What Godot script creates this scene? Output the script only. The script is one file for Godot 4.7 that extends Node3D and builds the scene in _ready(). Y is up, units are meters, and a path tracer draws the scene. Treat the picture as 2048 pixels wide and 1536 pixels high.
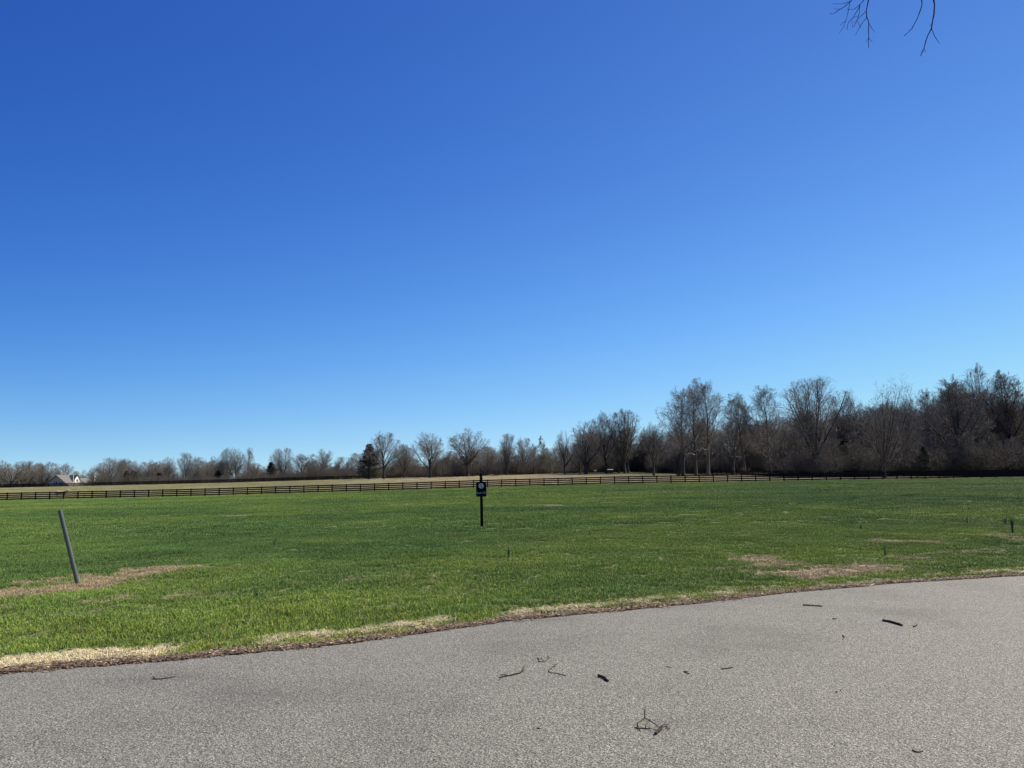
extends Node3D
# A quiet lane beside a wide lawn, a black board fence, a pasture and bare woods under a clear spring sky.
# Photo pixels (2048 x 1536) are used only as directions; distances come from the ground they touch.

const F := 1538.0
const EYE := 1.6
const FENCE_D := 134.0
var cam: Camera3D
var view: Basis
var rng := RandomNumberGenerator.new()
var noise_a := FastNoiseLite.new()
var noise_b := FastNoiseLite.new()
var noise_c := FastNoiseLite.new()
var tab_front := []
var tab_back := []
var edge_pts := []
var dead_patches := []
var names_used := {}
var M := {}

# ---------------------------------------------------------------- camera, sky, sun
func _ready() -> void:
	rng.seed = 4711
	view = Basis(Vector3.RIGHT, atan(187.0 / F)) * Basis(Vector3.BACK, deg_to_rad(-1.0))
	cam = Camera3D.new()
	cam.name = "camera"
	cam.fov = rad_to_deg(2.0 * atan(768.0 / F))
	cam.near = 0.1
	cam.far = 6000.0
	add_child(cam)
	cam.transform = Transform3D(view, Vector3(0, EYE, 0))
	cam.current = true
	var to_sun := Vector3(cos(deg_to_rad(46.0)) * sin(deg_to_rad(64.0)), sin(deg_to_rad(46.0)), -cos(deg_to_rad(46.0)) * cos(deg_to_rad(64.0)))
	make_sky(to_sun)
	var sun := DirectionalLight3D.new()
	sun.name = "sun"
	sun.light_energy = 1.6
	sun.light_color = Color(1.0, 0.94, 0.84)
	sun.light_angular_distance = 0.53
	sun.shadow_enabled = true
	add_child(sun)
	sun.look_at_from_position(Vector3.ZERO, -to_sun, Vector3.UP)

	noise_a.seed = 11; noise_a.frequency = 0.12; noise_a.fractal_octaves = 3
	noise_b.seed = 23; noise_b.frequency = 0.9; noise_b.fractal_octaves = 3
	noise_c.seed = 37; noise_c.frequency = 0.022; noise_c.fractal_octaves = 3
	make_tables()
	make_materials()
	build_ground()
	build_road()
	build_fences()
	build_woods()
	build_house()
	build_field_things()
	build_horse()
	build_sign()
	build_pipe_and_stakes()
	build_leaf_clumps()
	build_sticks()
	build_roadside_tree()
	build_grass()
	build_litter()

func make_sky(to_sun: Vector3) -> void:
	var w := 512
	var h := 256
	var img := Image.create(w, h, false, Image.FORMAT_RGBF)
	# clear air: the logarithm of its colour falls off with height in two scales and grows towards the sun
	var base := Vector3(-5.190, -3.411, -1.406)
	var low := Vector3(0.365, -0.392, -0.784)
	var wide := Vector3(4.232, 3.582, 2.066)
	var sunward := Vector3(2.026, 1.335, 0.677)
	for y in h:
		var el := 90.0 - 180.0 * (y + 0.5) / h
		for x in w:
			var az := (x + 0.5) / w * TAU
			var c := Vector3(0.20, 0.19, 0.15)
			if el > 0.0:
				var r := deg_to_rad(el)
				var ca := Vector3(sin(az) * cos(r), sin(r), -cos(az) * cos(r)).dot(to_sun)
				if ca < 0.0:
					ca *= 0.35
				var l := base + low * exp(-el / 7.0) + wide * exp(-el / 20.0) + sunward * ca * (1.0 - 0.75 * exp(-el / 9.0))
				c = Vector3(exp(l.x), exp(l.y), exp(l.z)).min(Vector3(0.62, 0.80, 0.97))
			img.set_pixel(x, y, Color(c.x, c.y, c.z))
	var tex := ImageTexture.create_from_image(img)
	var pm := PanoramaSkyMaterial.new()
	pm.panorama = tex
	var sky := Sky.new()
	sky.sky_material = pm
	var env := Environment.new()
	env.background_mode = Environment.BG_SKY
	env.sky = sky
	env.background_energy_multiplier = 0.5
	env.tonemap_mode = Environment.TONE_MAPPER_LINEAR
	env.tonemap_exposure = 2.0
	env.sdfgi_enabled = true
	env.ssao_enabled = true
	env.ssil_enabled = true
	var we := WorldEnvironment.new()
	we.name = "world_environment"
	we.environment = env
	add_child(we)

# ---------------------------------------------------------------- pixels to places
func ray(u: float, v: float) -> Vector3:
	return view * Vector3((u - 1024.0) / F, -(v - 768.0) / F, -1.0)

func ground_at(u: float, v: float) -> Vector3:
	# where the ray of that pixel meets the ground
	var d := ray(u, v)
	var k := EYE / -d.y if d.y < -0.0001 else 9999.0
	for i in 6:
		var p := d * k
		var y := height(p.x, p.z)
		k = (EYE - y) / -d.y if d.y < -0.0001 else k
	var q := d * k
	return Vector3(q.x, height(q.x, q.z), q.z)

func spot(u: float, dist: float) -> Vector3:
	# ground point at that distance ahead in the direction of a pixel column near the horizon
	var d := ray(u, 955.0 - (u - 1024.0) * 0.0175)
	var k := dist / -d.z
	return Vector3(d.x * k, height(d.x * k, -dist), -dist)

func rise(u: float, v: float, dist: float) -> float:
	var d := ray(u, v)
	return EYE + d.y * dist / -d.z

func make_tables() -> void:
	for a in [[-60, 1003.0], [0, 1001.5], [400, 992.8], [820, 980.3], [960, 975.4], [1220, 968.6], [1640, 961.2], [2048, 955.4], [2120, 954.2]]:
		var d := ray(a[0], a[1])
		tab_front.append([d.x / -d.z, rise(a[0], a[1], FENCE_D)])
	for a in [[-60, 977.5, 300.0], [0, 976.0, 300.0], [400, 967.0, 300.0], [720, 958.0, 298.0], [900, 954.0, 270.0], [1100, 948.3, 262.0], [1250, 944.2, 272.0], [1400, 943.5, 285.0], [1640, 942.5, 275.0], [2048, 940.0, 265.0], [2120, 939.0, 265.0]]:
		var d := ray(a[0], a[1])
		tab_back.append([d.x / -d.z, rise(a[0], a[1], a[2]), a[2]])
	for a in [[0, 1343.5], [350, 1316.0], [690, 1284.5], [1022, 1238.5], [1360, 1207.5], [1587, 1182.0], [1789, 1164.5], [2048, 1149.0]]:
		var d := ray(a[0], a[1])
		var k := EYE / -d.y
		edge_pts.append(Vector2(d.x * k, -d.z * k))
	var first: Vector2 = edge_pts[0]
	var last: Vector2 = edge_pts[-1]
	edge_pts.push_front(first + Vector2(-9.0, -5.2))
	edge_pts.push_front(first + Vector2(-34.0, -24.0))
	edge_pts.append(last + Vector2(12.0, 3.4))
	edge_pts.append(last + Vector2(44.0, 8.0))

func interp(tab: Array, t: float, col: int) -> float:
	if t <= tab[0][0]:
		return tab[0][col]
	for i in tab.size() - 1:
		if t <= tab[i + 1][0]:
			var s: float = (t - tab[i][0]) / (tab[i + 1][0] - tab[i][0])
			return lerpf(tab[i][col], tab[i + 1][col], s)
	return tab[-1][col]

func edge_d(x: float) -> float:
	if x <= edge_pts[0].x:
		return edge_pts[0].y
	for i in edge_pts.size() - 1:
		var a: Vector2 = edge_pts[i]
		var b: Vector2 = edge_pts[i + 1]
		if x <= b.x:
			return lerpf(a.y, b.y, (x - a.x) / (b.x - a.x))
	return edge_pts[-1].y

func off_edge(x: float, dist: float) -> float:
	# metres outward from the asphalt edge
	return (dist - edge_d(x)) * 0.92 + 0.035 * noise_b.get_noise_2d(x * 2.2, dist * 2.2)

func height(x: float, z: float) -> float:
	var d := -z
	if d < 2.0:
		return 0.0
	var t := clampf(x / d, -0.75, 0.75)
	var hf := interp(tab_front, t, 1)
	if d <= FENCE_D:
		return hf * pow(d / FENCE_D, 1.6)
	var hb := interp(tab_back, t, 1)
	var db := interp(tab_back, t, 2)
	if d < db:
		return lerpf(hf, hb, (d - FENCE_D) / (db - FENCE_D))
	var low := smoothstep(-0.24, -0.34, t) * 2.3
	return hb - low * smoothstep(0.0, 24.0, d - db) + (1.0 - smoothstep(-0.2, -0.3, t)) * 2.6 * smoothstep(0.0, 150.0, d - db)

func lawn_bump(x: float, d: float) -> float:
	var w := off_edge(x, d)
	var s := smoothstep(0.0, 3.0, w) * (1.0 - smoothstep(40.0, 70.0, d))
	return s * (0.06 * noise_a.get_noise_2d(x * 2.5, d * 2.5) + 0.02 * noise_b.get_noise_2d(x * 1.3, d * 1.3)) + 0.022 * smoothstep(-0.05, 0.5, w)

func lawn_y(x: float, d: float) -> float:
	return height(x, -d) + lawn_bump(x, d)

# ---------------------------------------------------------------- materials
func mat(called: String, c: Color, rough := 0.9, vertex := false) -> StandardMaterial3D:
	var m := StandardMaterial3D.new()
	m.resource_name = called
	m.albedo_color = c.linear_to_srgb()
	m.roughness = rough
	m.vertex_color_use_as_albedo = vertex
	M[called] = m
	return m

func noise_tex(freq: float, kind: int, ramp: Array, sd: int, size := 1024, octaves := 3) -> ImageTexture:
	var n := FastNoiseLite.new()
	n.seed = sd
	n.frequency = freq
	n.noise_type = kind
	n.fractal_octaves = octaves
	if kind == FastNoiseLite.TYPE_CELLULAR:
		n.cellular_return_type = FastNoiseLite.RETURN_CELL_VALUE
		n.cellular_distance_function = FastNoiseLite.DISTANCE_EUCLIDEAN
		n.fractal_type = FastNoiseLite.FRACTAL_NONE
	var im := n.get_seamless_image(size, size, false, false, 0.02 if kind == FastNoiseLite.TYPE_CELLULAR else 0.12)
	var out := Image.create(size, size, false, Image.FORMAT_RGB8)
	var data := im.get_data()
	var bytes := PackedByteArray()
	bytes.resize(size * size * 3)
	var lut := []
	for i in 256:
		var g := i / 255.0
		var c := Color.WHITE
		for k in ramp.size() - 1:
			if g >= ramp[k][0] and g <= ramp[k + 1][0]:
				c = (ramp[k][1] as Color).lerp(ramp[k + 1][1], (g - ramp[k][0]) / maxf(0.0001, ramp[k + 1][0] - ramp[k][0]))
		c = c.linear_to_srgb()
		lut.append([int(c.r * 255.0), int(c.g * 255.0), int(c.b * 255.0)])
	for i in size * size:
		var l: Array = lut[data[i]]
		bytes[i * 3] = l[0]
		bytes[i * 3 + 1] = l[1]
		bytes[i * 3 + 2] = l[2]
	out.set_data(size, size, false, Image.FORMAT_RGB8, bytes)
	out.generate_mipmaps()
	return ImageTexture.create_from_image(out)

func make_materials() -> void:
	mat("lawn_soil", Color(1, 1, 1), 1.0, true)
	mat("pasture_soil", Color(1, 1, 1), 1.0, true)
	var speck := noise_tex(0.03, FastNoiseLite.TYPE_SIMPLEX_SMOOTH, [[0.0, Color(0.55, 0.55, 0.55)], [1.0, Color(1.35, 1.35, 1.35)]], 5, 512, 5)
	for k in ["lawn_soil", "pasture_soil"]:
		M[k].albedo_texture = speck
		M[k].uv1_triplanar = true
		M[k].uv1_world_triplanar = true
		M[k].uv1_scale = Vector3(0.7, 0.7, 0.7)
	var a := mat("asphalt", Color(1, 1, 1), 0.88, true)
	a.albedo_texture = noise_tex(0.22, FastNoiseLite.TYPE_CELLULAR, [[0.0, Color(0.012, 0.012, 0.012)], [0.2, Color(0.042, 0.043, 0.041)], [0.36, Color(0.095, 0.0965, 0.092)], [0.7, Color(0.132, 0.134, 0.128)], [0.86, Color(0.20, 0.203, 0.194)], [1.0, Color(0.37, 0.373, 0.36)]], 9, 2048)
	a.uv1_triplanar = true
	a.uv1_world_triplanar = true
	a.albedo_color = Color(0.992, 1.0, 0.985)
	a.uv1_scale = Vector3(0.41, 0.41, 0.41)
	a.heightmap_enabled = true
	a.heightmap_texture = noise_tex(0.16, FastNoiseLite.TYPE_CELLULAR, [[0.0, Color(0, 0, 0)], [1.0, Color(1, 1, 1)]], 19, 1024)
	a.heightmap_scale = 0.7
	mat("black_paint", Color(0.009, 0.0085, 0.0085), 0.7).metallic_specular = 0.2
	mat("bark_dark", Color(0.04, 0.037, 0.033), 0.95)
	mat("bark_grey", Color(0.075, 0.071, 0.065), 0.95)
	mat("bark_white", Color(0.52, 0.50, 0.46), 0.9)
	mat("twig_grey", Color(0.20, 0.192, 0.172), 0.95)
	mat("twig_brown", Color(0.148, 0.138, 0.122), 0.95)
	mat("twig_red", Color(0.135, 0.105, 0.085), 0.95)
	mat("brush", Color(0.10, 0.09, 0.077), 0.95)
	mat("twig_olive", Color(0.15, 0.148, 0.075), 0.9)
	mat("twig_green", Color(0.19, 0.20, 0.10), 0.9)
	mat("cedar_green", Color(0.022, 0.034, 0.018), 0.85)
	var g := mat("grass", Color(1, 1, 1), 0.5, true)
	g.backlight = Color(1.06, 1.2, 0.66)
	g.metallic_specular = 0.2
	var dg := mat("dead_grass", Color(1, 1, 1), 0.75, true)
	dg.backlight = Color(0.3, 0.27, 0.2)
	mat("litter", Color(1, 1, 1), 0.9, true)
	mat("stick", Color(0.05, 0.042, 0.034), 1.0).metallic_specular = 0.1
	mat("stick_grey", Color(0.11, 0.095, 0.08), 0.85)
	mat("pipe_grey", Color(0.08, 0.088, 0.086), 0.22)
	mat("white_print", Color(0.75, 0.76, 0.78), 0.6)
	mat("sign_disc", Color(0.56, 0.54, 0.50), 0.6)
	mat("sign_mark", Color(0.03, 0.045, 0.06), 0.6)
	mat("sign_letter", Color(0.62, 0.62, 0.64), 0.6)
	mat("dark_metal", Color(0.03, 0.028, 0.027), 0.6)
	mat("roof_shingle", Color(0.105, 0.103, 0.10), 0.9)
	mat("siding_grey", Color(0.25, 0.245, 0.26), 0.85)
	mat("white_paint", Color(0.8, 0.8, 0.78), 0.6)
	mat("window_glass", Color(0.02, 0.024, 0.03), 0.08)
	mat("chimney_stone", Color(0.6, 0.58, 0.55), 0.9)
	mat("horse_coat", Color(0.42, 0.33, 0.20), 0.6, false)
	mat("horse_mane", Color(0.62, 0.57, 0.46), 0.7)
	mat("horse_dark", Color(0.03, 0.025, 0.02), 0.7)
	mat("daffodil_leaf", Color(0.05, 0.095, 0.055), 0.7).metallic_specular = 0.2

# ---------------------------------------------------------------- mesh helpers
class Geo:
	var v := PackedVector3Array()
	var n := PackedVector3Array()
	var c := PackedColorArray()
	var ix := PackedInt32Array()
	var colored := false
	func vert(p: Vector3, nn: Vector3, col := Color.WHITE) -> int:
		v.append(p); n.append(nn); c.append(col)
		return v.size() - 1
	func tri(a: int, b: int, d: int) -> void:
		var f := (v[b] - v[a]).cross(v[d] - v[a])
		if f.dot(n[a] + n[b] + n[d]) > 0.0:
			ix.append(a); ix.append(d); ix.append(b)
		else:
			ix.append(a); ix.append(b); ix.append(d)
	func flat(a: Vector3, b: Vector3, d: Vector3, col := Color.WHITE) -> void:
		var f := (d - a).cross(b - a).normalized()
		v.append(a); v.append(b); v.append(d)
		n.append(f); n.append(f); n.append(f)
		c.append(col); c.append(col); c.append(col)
		var k := v.size()
		ix.append(k - 3); ix.append(k - 2); ix.append(k - 1)
	func face(a: Vector3, b: Vector3, d: Vector3, e: Vector3, out: Vector3, col := Color.WHITE) -> void:
		# four corners in a ring, seen from out
		var k := v.size()
		for p in [a, b, d, e]:
			v.append(p); n.append(out); c.append(col)
		tri(k, k + 1, k + 2)
		tri(k, k + 2, k + 3)
	func tube(pts: Array, rad: Array, sides: int, cap := true, col := Color.WHITE) -> void:
		var last := -1
		var side := Vector3.ZERO
		for i in pts.size():
			var d: Vector3
			if i == 0:
				d = pts[1] - pts[0]
			elif i == pts.size() - 1:
				d = pts[i] - pts[i - 1]
			else:
				d = pts[i + 1] - pts[i - 1]
			d = d.normalized()
			if side == Vector3.ZERO:
				side = d.cross(Vector3.UP if absf(d.y) < 0.9 else Vector3.RIGHT).normalized()
			side = (side - d * side.dot(d)).normalized()
			var up := d.cross(side)
			var start := v.size()
			for k in sides:
				var a := TAU * k / sides
				var nn := side * cos(a) + up * sin(a)
				vert(pts[i] + nn * rad[i], nn, col)
			if last >= 0:
				for k in sides:
					var k2 := (k + 1) % sides
					tri(last + k, last + k2, start + k2)
					tri(last + k, start + k2, start + k)
			last = start
		if cap and rad[-1] > 0.002:
			for e in [[0, -1], [pts.size() - 1, 1]]:
				var i: int = e[0]
				var d: Vector3 = ((pts[-1] - pts[-2]) if i > 0 else (pts[0] - pts[1])).normalized()
				var s2 := d.cross(Vector3.UP if absf(d.y) < 0.9 else Vector3.RIGHT).normalized()
				var u2 := d.cross(s2)
				var m := vert(pts[i], d, col)
				var ring := []
				for k in sides:
					var a := TAU * k / sides
					ring.append(vert(pts[i] + (s2 * cos(a) + u2 * sin(a)) * rad[i], d, col))
				for k in sides:
					tri(m, ring[k], ring[(k + 1) % sides])
	func box(x0: Vector3, x1: Vector3, col := Color.WHITE) -> void:
		var a := Vector3(minf(x0.x, x1.x), minf(x0.y, x1.y), minf(x0.z, x1.z))
		var b := Vector3(maxf(x0.x, x1.x), maxf(x0.y, x1.y), maxf(x0.z, x1.z))
		face(Vector3(a.x, a.y, a.z), Vector3(b.x, a.y, a.z), Vector3(b.x, b.y, a.z), Vector3(a.x, b.y, a.z), Vector3(0, 0, -1), col)
		face(Vector3(a.x, a.y, b.z), Vector3(b.x, a.y, b.z), Vector3(b.x, b.y, b.z), Vector3(a.x, b.y, b.z), Vector3(0, 0, 1), col)
		face(Vector3(a.x, a.y, a.z), Vector3(a.x, b.y, a.z), Vector3(a.x, b.y, b.z), Vector3(a.x, a.y, b.z), Vector3(-1, 0, 0), col)
		face(Vector3(b.x, a.y, a.z), Vector3(b.x, b.y, a.z), Vector3(b.x, b.y, b.z), Vector3(b.x, a.y, b.z), Vector3(1, 0, 0), col)
		face(Vector3(a.x, a.y, a.z), Vector3(b.x, a.y, a.z), Vector3(b.x, a.y, b.z), Vector3(a.x, a.y, b.z), Vector3(0, -1, 0), col)
		face(Vector3(a.x, b.y, a.z), Vector3(b.x, b.y, a.z), Vector3(b.x, b.y, b.z), Vector3(a.x, b.y, b.z), Vector3(0, 1, 0), col)
	func poly(ring: Array, out: Vector3, col := Color.WHITE) -> void:
		var k := v.size()
		for p in ring:
			v.append(p); n.append(out); c.append(col)
		for i in range(1, ring.size() - 1):
			tri(k, k + i, k + i + 1)
	func prism(ring: Array, push: Vector3, col := Color.WHITE) -> void:
		# a convex ring pushed along a vector
		var mid := Vector3.ZERO
		for p in ring:
			mid += p
		mid /= ring.size()
		poly(ring, -push.normalized(), col)
		var top := []
		for p in ring:
			top.append(p + push)
		poly(top, push.normalized(), col)
		for i in ring.size():
			var a: Vector3 = ring[i]
			var b: Vector3 = ring[(i + 1) % ring.size()]
			var o := (b - a).cross(push).normalized()
			if o.dot((a + b) / 2.0 - mid) < 0.0:
				o = -o
			face(a, b, b + push, a + push, o, col)
	func mesh(m: Material) -> ArrayMesh:
		var arr := []
		arr.resize(Mesh.ARRAY_MAX)
		arr[Mesh.ARRAY_VERTEX] = v
		arr[Mesh.ARRAY_NORMAL] = n
		if colored:
			arr[Mesh.ARRAY_COLOR] = c
		arr[Mesh.ARRAY_INDEX] = ix
		var am := ArrayMesh.new()
		am.add_surface_from_arrays(Mesh.PRIMITIVE_TRIANGLES, arr)
		am.surface_set_material(0, m)
		return am

func numbered(called: String) -> String:
	if not names_used.has(called):
		names_used[called] = 0
		return called
	names_used[called] += 1
	return "%s_%03d" % [called, names_used[called]]

func tag(o: Node, label: String, category := "", group := "", kind := "") -> Node:
	if label:
		o.set_meta("label", label)
	if category:
		o.set_meta("category", category)
	if group:
		o.set_meta("group", group)
	if kind:
		o.set_meta("kind", kind)
	return o

func thing(called: String, label: String, category: String, at := Vector3.ZERO, group := "") -> Node3D:
	var o := Node3D.new()
	o.name = numbered(called)
	add_child(o)
	o.position = at
	tag(o, label, category, group)
	return o

func part(called: String, mesh: Mesh, parent: Node, at := Vector3.ZERO) -> MeshInstance3D:
	var o := MeshInstance3D.new()
	o.name = called
	o.mesh = mesh
	o.position = at
	parent.add_child(o, true)
	return o

func solo(called: String, mesh: Mesh, at := Vector3.ZERO) -> MeshInstance3D:
	var o := MeshInstance3D.new()
	o.name = numbered(called)
	o.mesh = mesh
	o.position = at
	add_child(o)
	return o

# ---------------------------------------------------------------- ground
func dead_at(x: float, d: float) -> float:
	# 0 living lawn .. 1 bare dead thatch
	var best := 0.0
	var warp := 0.55 * noise_b.get_noise_2d(x * 1.6, d * 1.6) + 0.5 * noise_a.get_noise_2d(x * 5.0 + 40.0, d * 5.0)
	for p in dead_patches:
		var a: Vector2 = p[0]
		var b: Vector2 = p[1]
		var q := Vector2(x, d)
		var ab := b - a
		var s := clampf((q - a).dot(ab) / maxf(ab.length_squared(), 0.0001), 0.0, 1.0)
		var e := q - (a + ab * s)
		if absf(e.x) > p[2] * 2.5 or absf(e.y) > p[2] * 2.5:
			continue
		var r: float = e.length() / p[2] + warp * 0.9
		best = maxf(best, p[3] * (1.0 - smoothstep(0.45, 1.3, r)))
	return best

func straw_at(x: float, d: float) -> float:
	# pale sprayed strip just inside the lawn edge, broken into lengths
	var w := off_edge(x, d)
	if w < 0.05 or w > 1.0:
		return 0.0
	var t := x / d
	var best := 0.0
	for s in [[-0.75, -0.43, 0.22, 0.52], [-0.32, -0.073, 0.34, 0.52], [-0.02, 0.3, 0.27, 0.35], [0.58, 0.75, 0.3, 0.42]]:
		var along := smoothstep(s[0] - 0.012, s[0] + 0.012, t) * (1.0 - smoothstep(s[1] - 0.02, s[1] + 0.02, t))
		var j := 0.1 * noise_b.get_noise_2d(x * 2.0, d * 2.0 + 9.0)
		best = maxf(best, along * smoothstep(s[2] - 0.05, s[2] + 0.03, w + j) * (1.0 - smoothstep(s[3] - 0.04, s[3] + 0.06, w + j)))
	return best

func build_ground() -> void:
	for p in [[-30, 1200, 160, 1174, 0.62, 1.0], [160, 1172, 300, 1141, 0.66, 1.0], [300, 1143, 390, 1136, 0.3, 0.8], [70, 1166, 240, 1150, 0.42, 0.75],
			[185, 1209, 245, 1198, 0.26, 0.8], [340, 1193, 430, 1190, 0.22, 0.6], [-10, 1226, 12, 1222, 0.25, 0.9],
			[1495, 1118, 1570, 1134, 0.5, 0.95], [1585, 1150, 1745, 1138, 0.62, 1.0], [1440, 1140, 1500, 1140, 0.22, 0.5],
			[1765, 1082, 1860, 1086, 0.45, 0.75], [1985, 1072, 2060, 1086, 0.5, 0.7], [1860, 1108, 2000, 1104, 0.35, 0.45], [1780, 1115, 1860, 1125, 0.3, 0.5],
			[1065, 1012, 1110, 1013, 0.9, 0.85], [985, 1012, 1000, 1012, 0.5, 0.6], [1170, 998, 1240, 998, 1.0, 0.5],
			[805, 1009, 822, 1008, 0.7, 0.8], [440, 1031, 490, 1029, 0.5, 0.6], [262, 1046, 305, 1045, 0.4, 0.6], [40, 1021, 110, 1019, 0.5, 0.6],
			[700, 1161, 714, 1157, 0.14, 0.9], [820, 1158, 850, 1156, 0.14, 0.6], [765, 1043, 790, 1041, 0.3, 0.5], [1900, 1048, 2040, 1056, 0.3, 0.4]]:
		var a := ray(p[0], p[1])
		var b := ray(p[2], p[3])
		a *= EYE / -a.y
		b *= EYE / -b.y
		dead_patches.append([Vector2(a.x, -a.z), Vector2(b.x, -b.z), p[4], p[5]])
	var xs := []
	var x := -20.0
	while x < 32.0:
		xs.append(x)
		x += 0.3
	var s := 0.5
	while x < 2600.0:
		xs.append(x)
		x += s
		s = minf(s * 1.12, 220.0) if x > 140.0 else minf(s * 1.12, 4.0)
	x = -20.3
	s = 0.5
	while x > -2600.0:
		xs.push_front(x)
		x -= s
		s = minf(s * 1.12, 220.0) if x < -140.0 else minf(s * 1.12, 4.0)
	var ds := []
	var d := -60.0
	while d < -14.0:
		ds.append(d)
		d += 4.0
	d = -14.0
	while d < 32.0:
		ds.append(d)
		d += 0.3
	s = 0.35
	while d < FENCE_D - 2.0:
		ds.append(d)
		d += s
		s = minf(s * 1.08, 3.0)
	ds.append(FENCE_D)
	var g := sheet(xs, ds, true)
	tag(solo("lawn", g.mesh(M.lawn_soil)), "", "", "", "structure")
	var far := [FENCE_D]
	d = FENCE_D + 2.0
	while d < 350.0:
		far.append(d)
		d += 4.0
	s = 8.0
	while d < 4200.0:
		far.append(d)
		d += s
		s *= 1.15
	g = sheet(xs, far, false)
	tag(solo("pasture", g.mesh(M.pasture_soil)), "", "", "", "structure")

func pasture_color(x: float, d: float) -> Color:
	var t := x / d
	var n := noise_c.get_noise_2d(x, d * 1.8)
	var n2 := noise_a.get_noise_2d(x * 0.8, d * 1.5)
	var tan_c := Color(0.52, 0.465, 0.30)
	var olive := Color(0.25, 0.265, 0.125)
	var green := Color(0.075, 0.11, 0.03)
	var k := smoothstep(0.0, -0.35, t) * 0.8 + n * 0.4 + n2 * 0.25
	var c := tan_c.lerp(olive, clampf(k, 0.0, 1.0))
	var gk := smoothstep(0.04, 0.10, t) * smoothstep(205.0, 240.0, d + n * 20.0) * 0.85
	gk = maxf(gk, smoothstep(0.3, 0.45, t) * smoothstep(150.0, 190.0, d) * 0.6)
	c = c.lerp(green, clampf(gk + n2 * 0.2, 0.0, 1.0))
	return c

func lawn_soil_color(x: float, d: float) -> Color:
	var c := Color(0.08, 0.13, 0.028).lerp(Color(0.12, 0.125, 0.045), clampf(0.35 + 0.6 * noise_b.get_noise_2d(x, d), 0.0, 1.0))
	c = c.lerp(Color(0.27, 0.21, 0.13), dead_at(x, d))
	c = c.lerp(Color(0.46, 0.40, 0.24), straw_at(x, d))
	var w := off_edge(x, d)
	c = c.lerp(Color(0.11, 0.075, 0.05), smoothstep(0.16, 0.08, w + 0.1 * noise_b.get_noise_2d(x * 3.0, d * 3.0)))
	return c

func sheet(xs: Array, ds: Array, lawn: bool) -> Geo:
	var g := Geo.new()
	g.colored = true
	for d in ds:
		for x in xs:
			var y := height(x, -d)
			var c: Color
			if lawn:
				y += lawn_bump(x, d)
				var w := off_edge(x, d)
				y -= 0.05 * smoothstep(0.03, -0.08, w) * (1.0 if d > edge_d(x) - 8.0 else 0.0)
				c = lawn_soil_color(x, d) if absf(x) < 110.0 else Color(0.07, 0.10, 0.03)
			else:
				c = pasture_color(x, d)
			g.v.append(Vector3(x, y, -d))
			g.c.append(c)
			g.n.append(Vector3.UP)
	var w2 := xs.size()
	for j in ds.size() - 1:
		for i in w2 - 1:
			var k := j * w2 + i
			g.ix.append_array([k, k + w2, k + 1, k + 1, k + w2, k + w2 + 1])
	for j in ds.size():
		for i in w2:
			var k := j * w2 + i
			var ax := g.v[j * w2 + mini(i + 1, w2 - 1)] - g.v[j * w2 + maxi(i - 1, 0)]
			var az := g.v[mini(j + 1, ds.size() - 1) * w2 + i] - g.v[maxi(j - 1, 0) * w2 + i]
			g.n[k] = ax.cross(az).normalized()
	return g

func build_road() -> void:
	var g := Geo.new()
	g.colored = true
	var line := []
	for i in edge_pts.size() - 1:
		var a: Vector2 = edge_pts[i]
		var b: Vector2 = edge_pts[i + 1]
		var k := int(maxf(1.0, a.distance_to(b) / 0.35))
		for j in k:
			line.append(a.lerp(b, float(j) / k))
	var cross := 24
	for i in line.size():
		var p: Vector2 = line[i]
		var dir: Vector2 = ((line[mini(i + 6, line.size() - 1)] as Vector2) - (line[maxi(i - 6, 0)] as Vector2)).normalized()
		var back := Vector2(dir.y, -dir.x)
		var ragged := 0.03 * noise_b.get_noise_2d(p.x * 4.0, p.y * 4.0)
		for j in cross + 1:
			var w := 6.6 * j / cross
			var q := p + back * (w if j > 0 else -0.03 + ragged)
			var h := 0.035 * (1.0 - pow((w - 3.3) / 3.3, 2.0)) + 0.004 + 0.004 * noise_a.get_noise_2d(q.x * 3.0, q.y * 3.0)
			if j == 0:
				h -= 0.012
			var t := 1.0 + 0.2 * noise_a.get_noise_2d(q.x * 5.0, q.y * 5.0) + 0.34 * noise_c.get_noise_2d(q.x * 22.0, q.y * 22.0) + 0.14 * noise_b.get_noise_2d(q.x * 2.0, q.y * 2.0)
			g.vert(Vector3(q.x, h, -q.y), Vector3.UP, Color(t, t, t))
	for i in line.size() - 1:
		for j in cross:
			var k := i * (cross + 1) + j
			g.tri(k, k + 1, k + cross + 2)
			g.tri(k, k + cross + 2, k + cross + 1)
	tag(solo("road", g.mesh(M.asphalt)), "", "", "", "structure")

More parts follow.
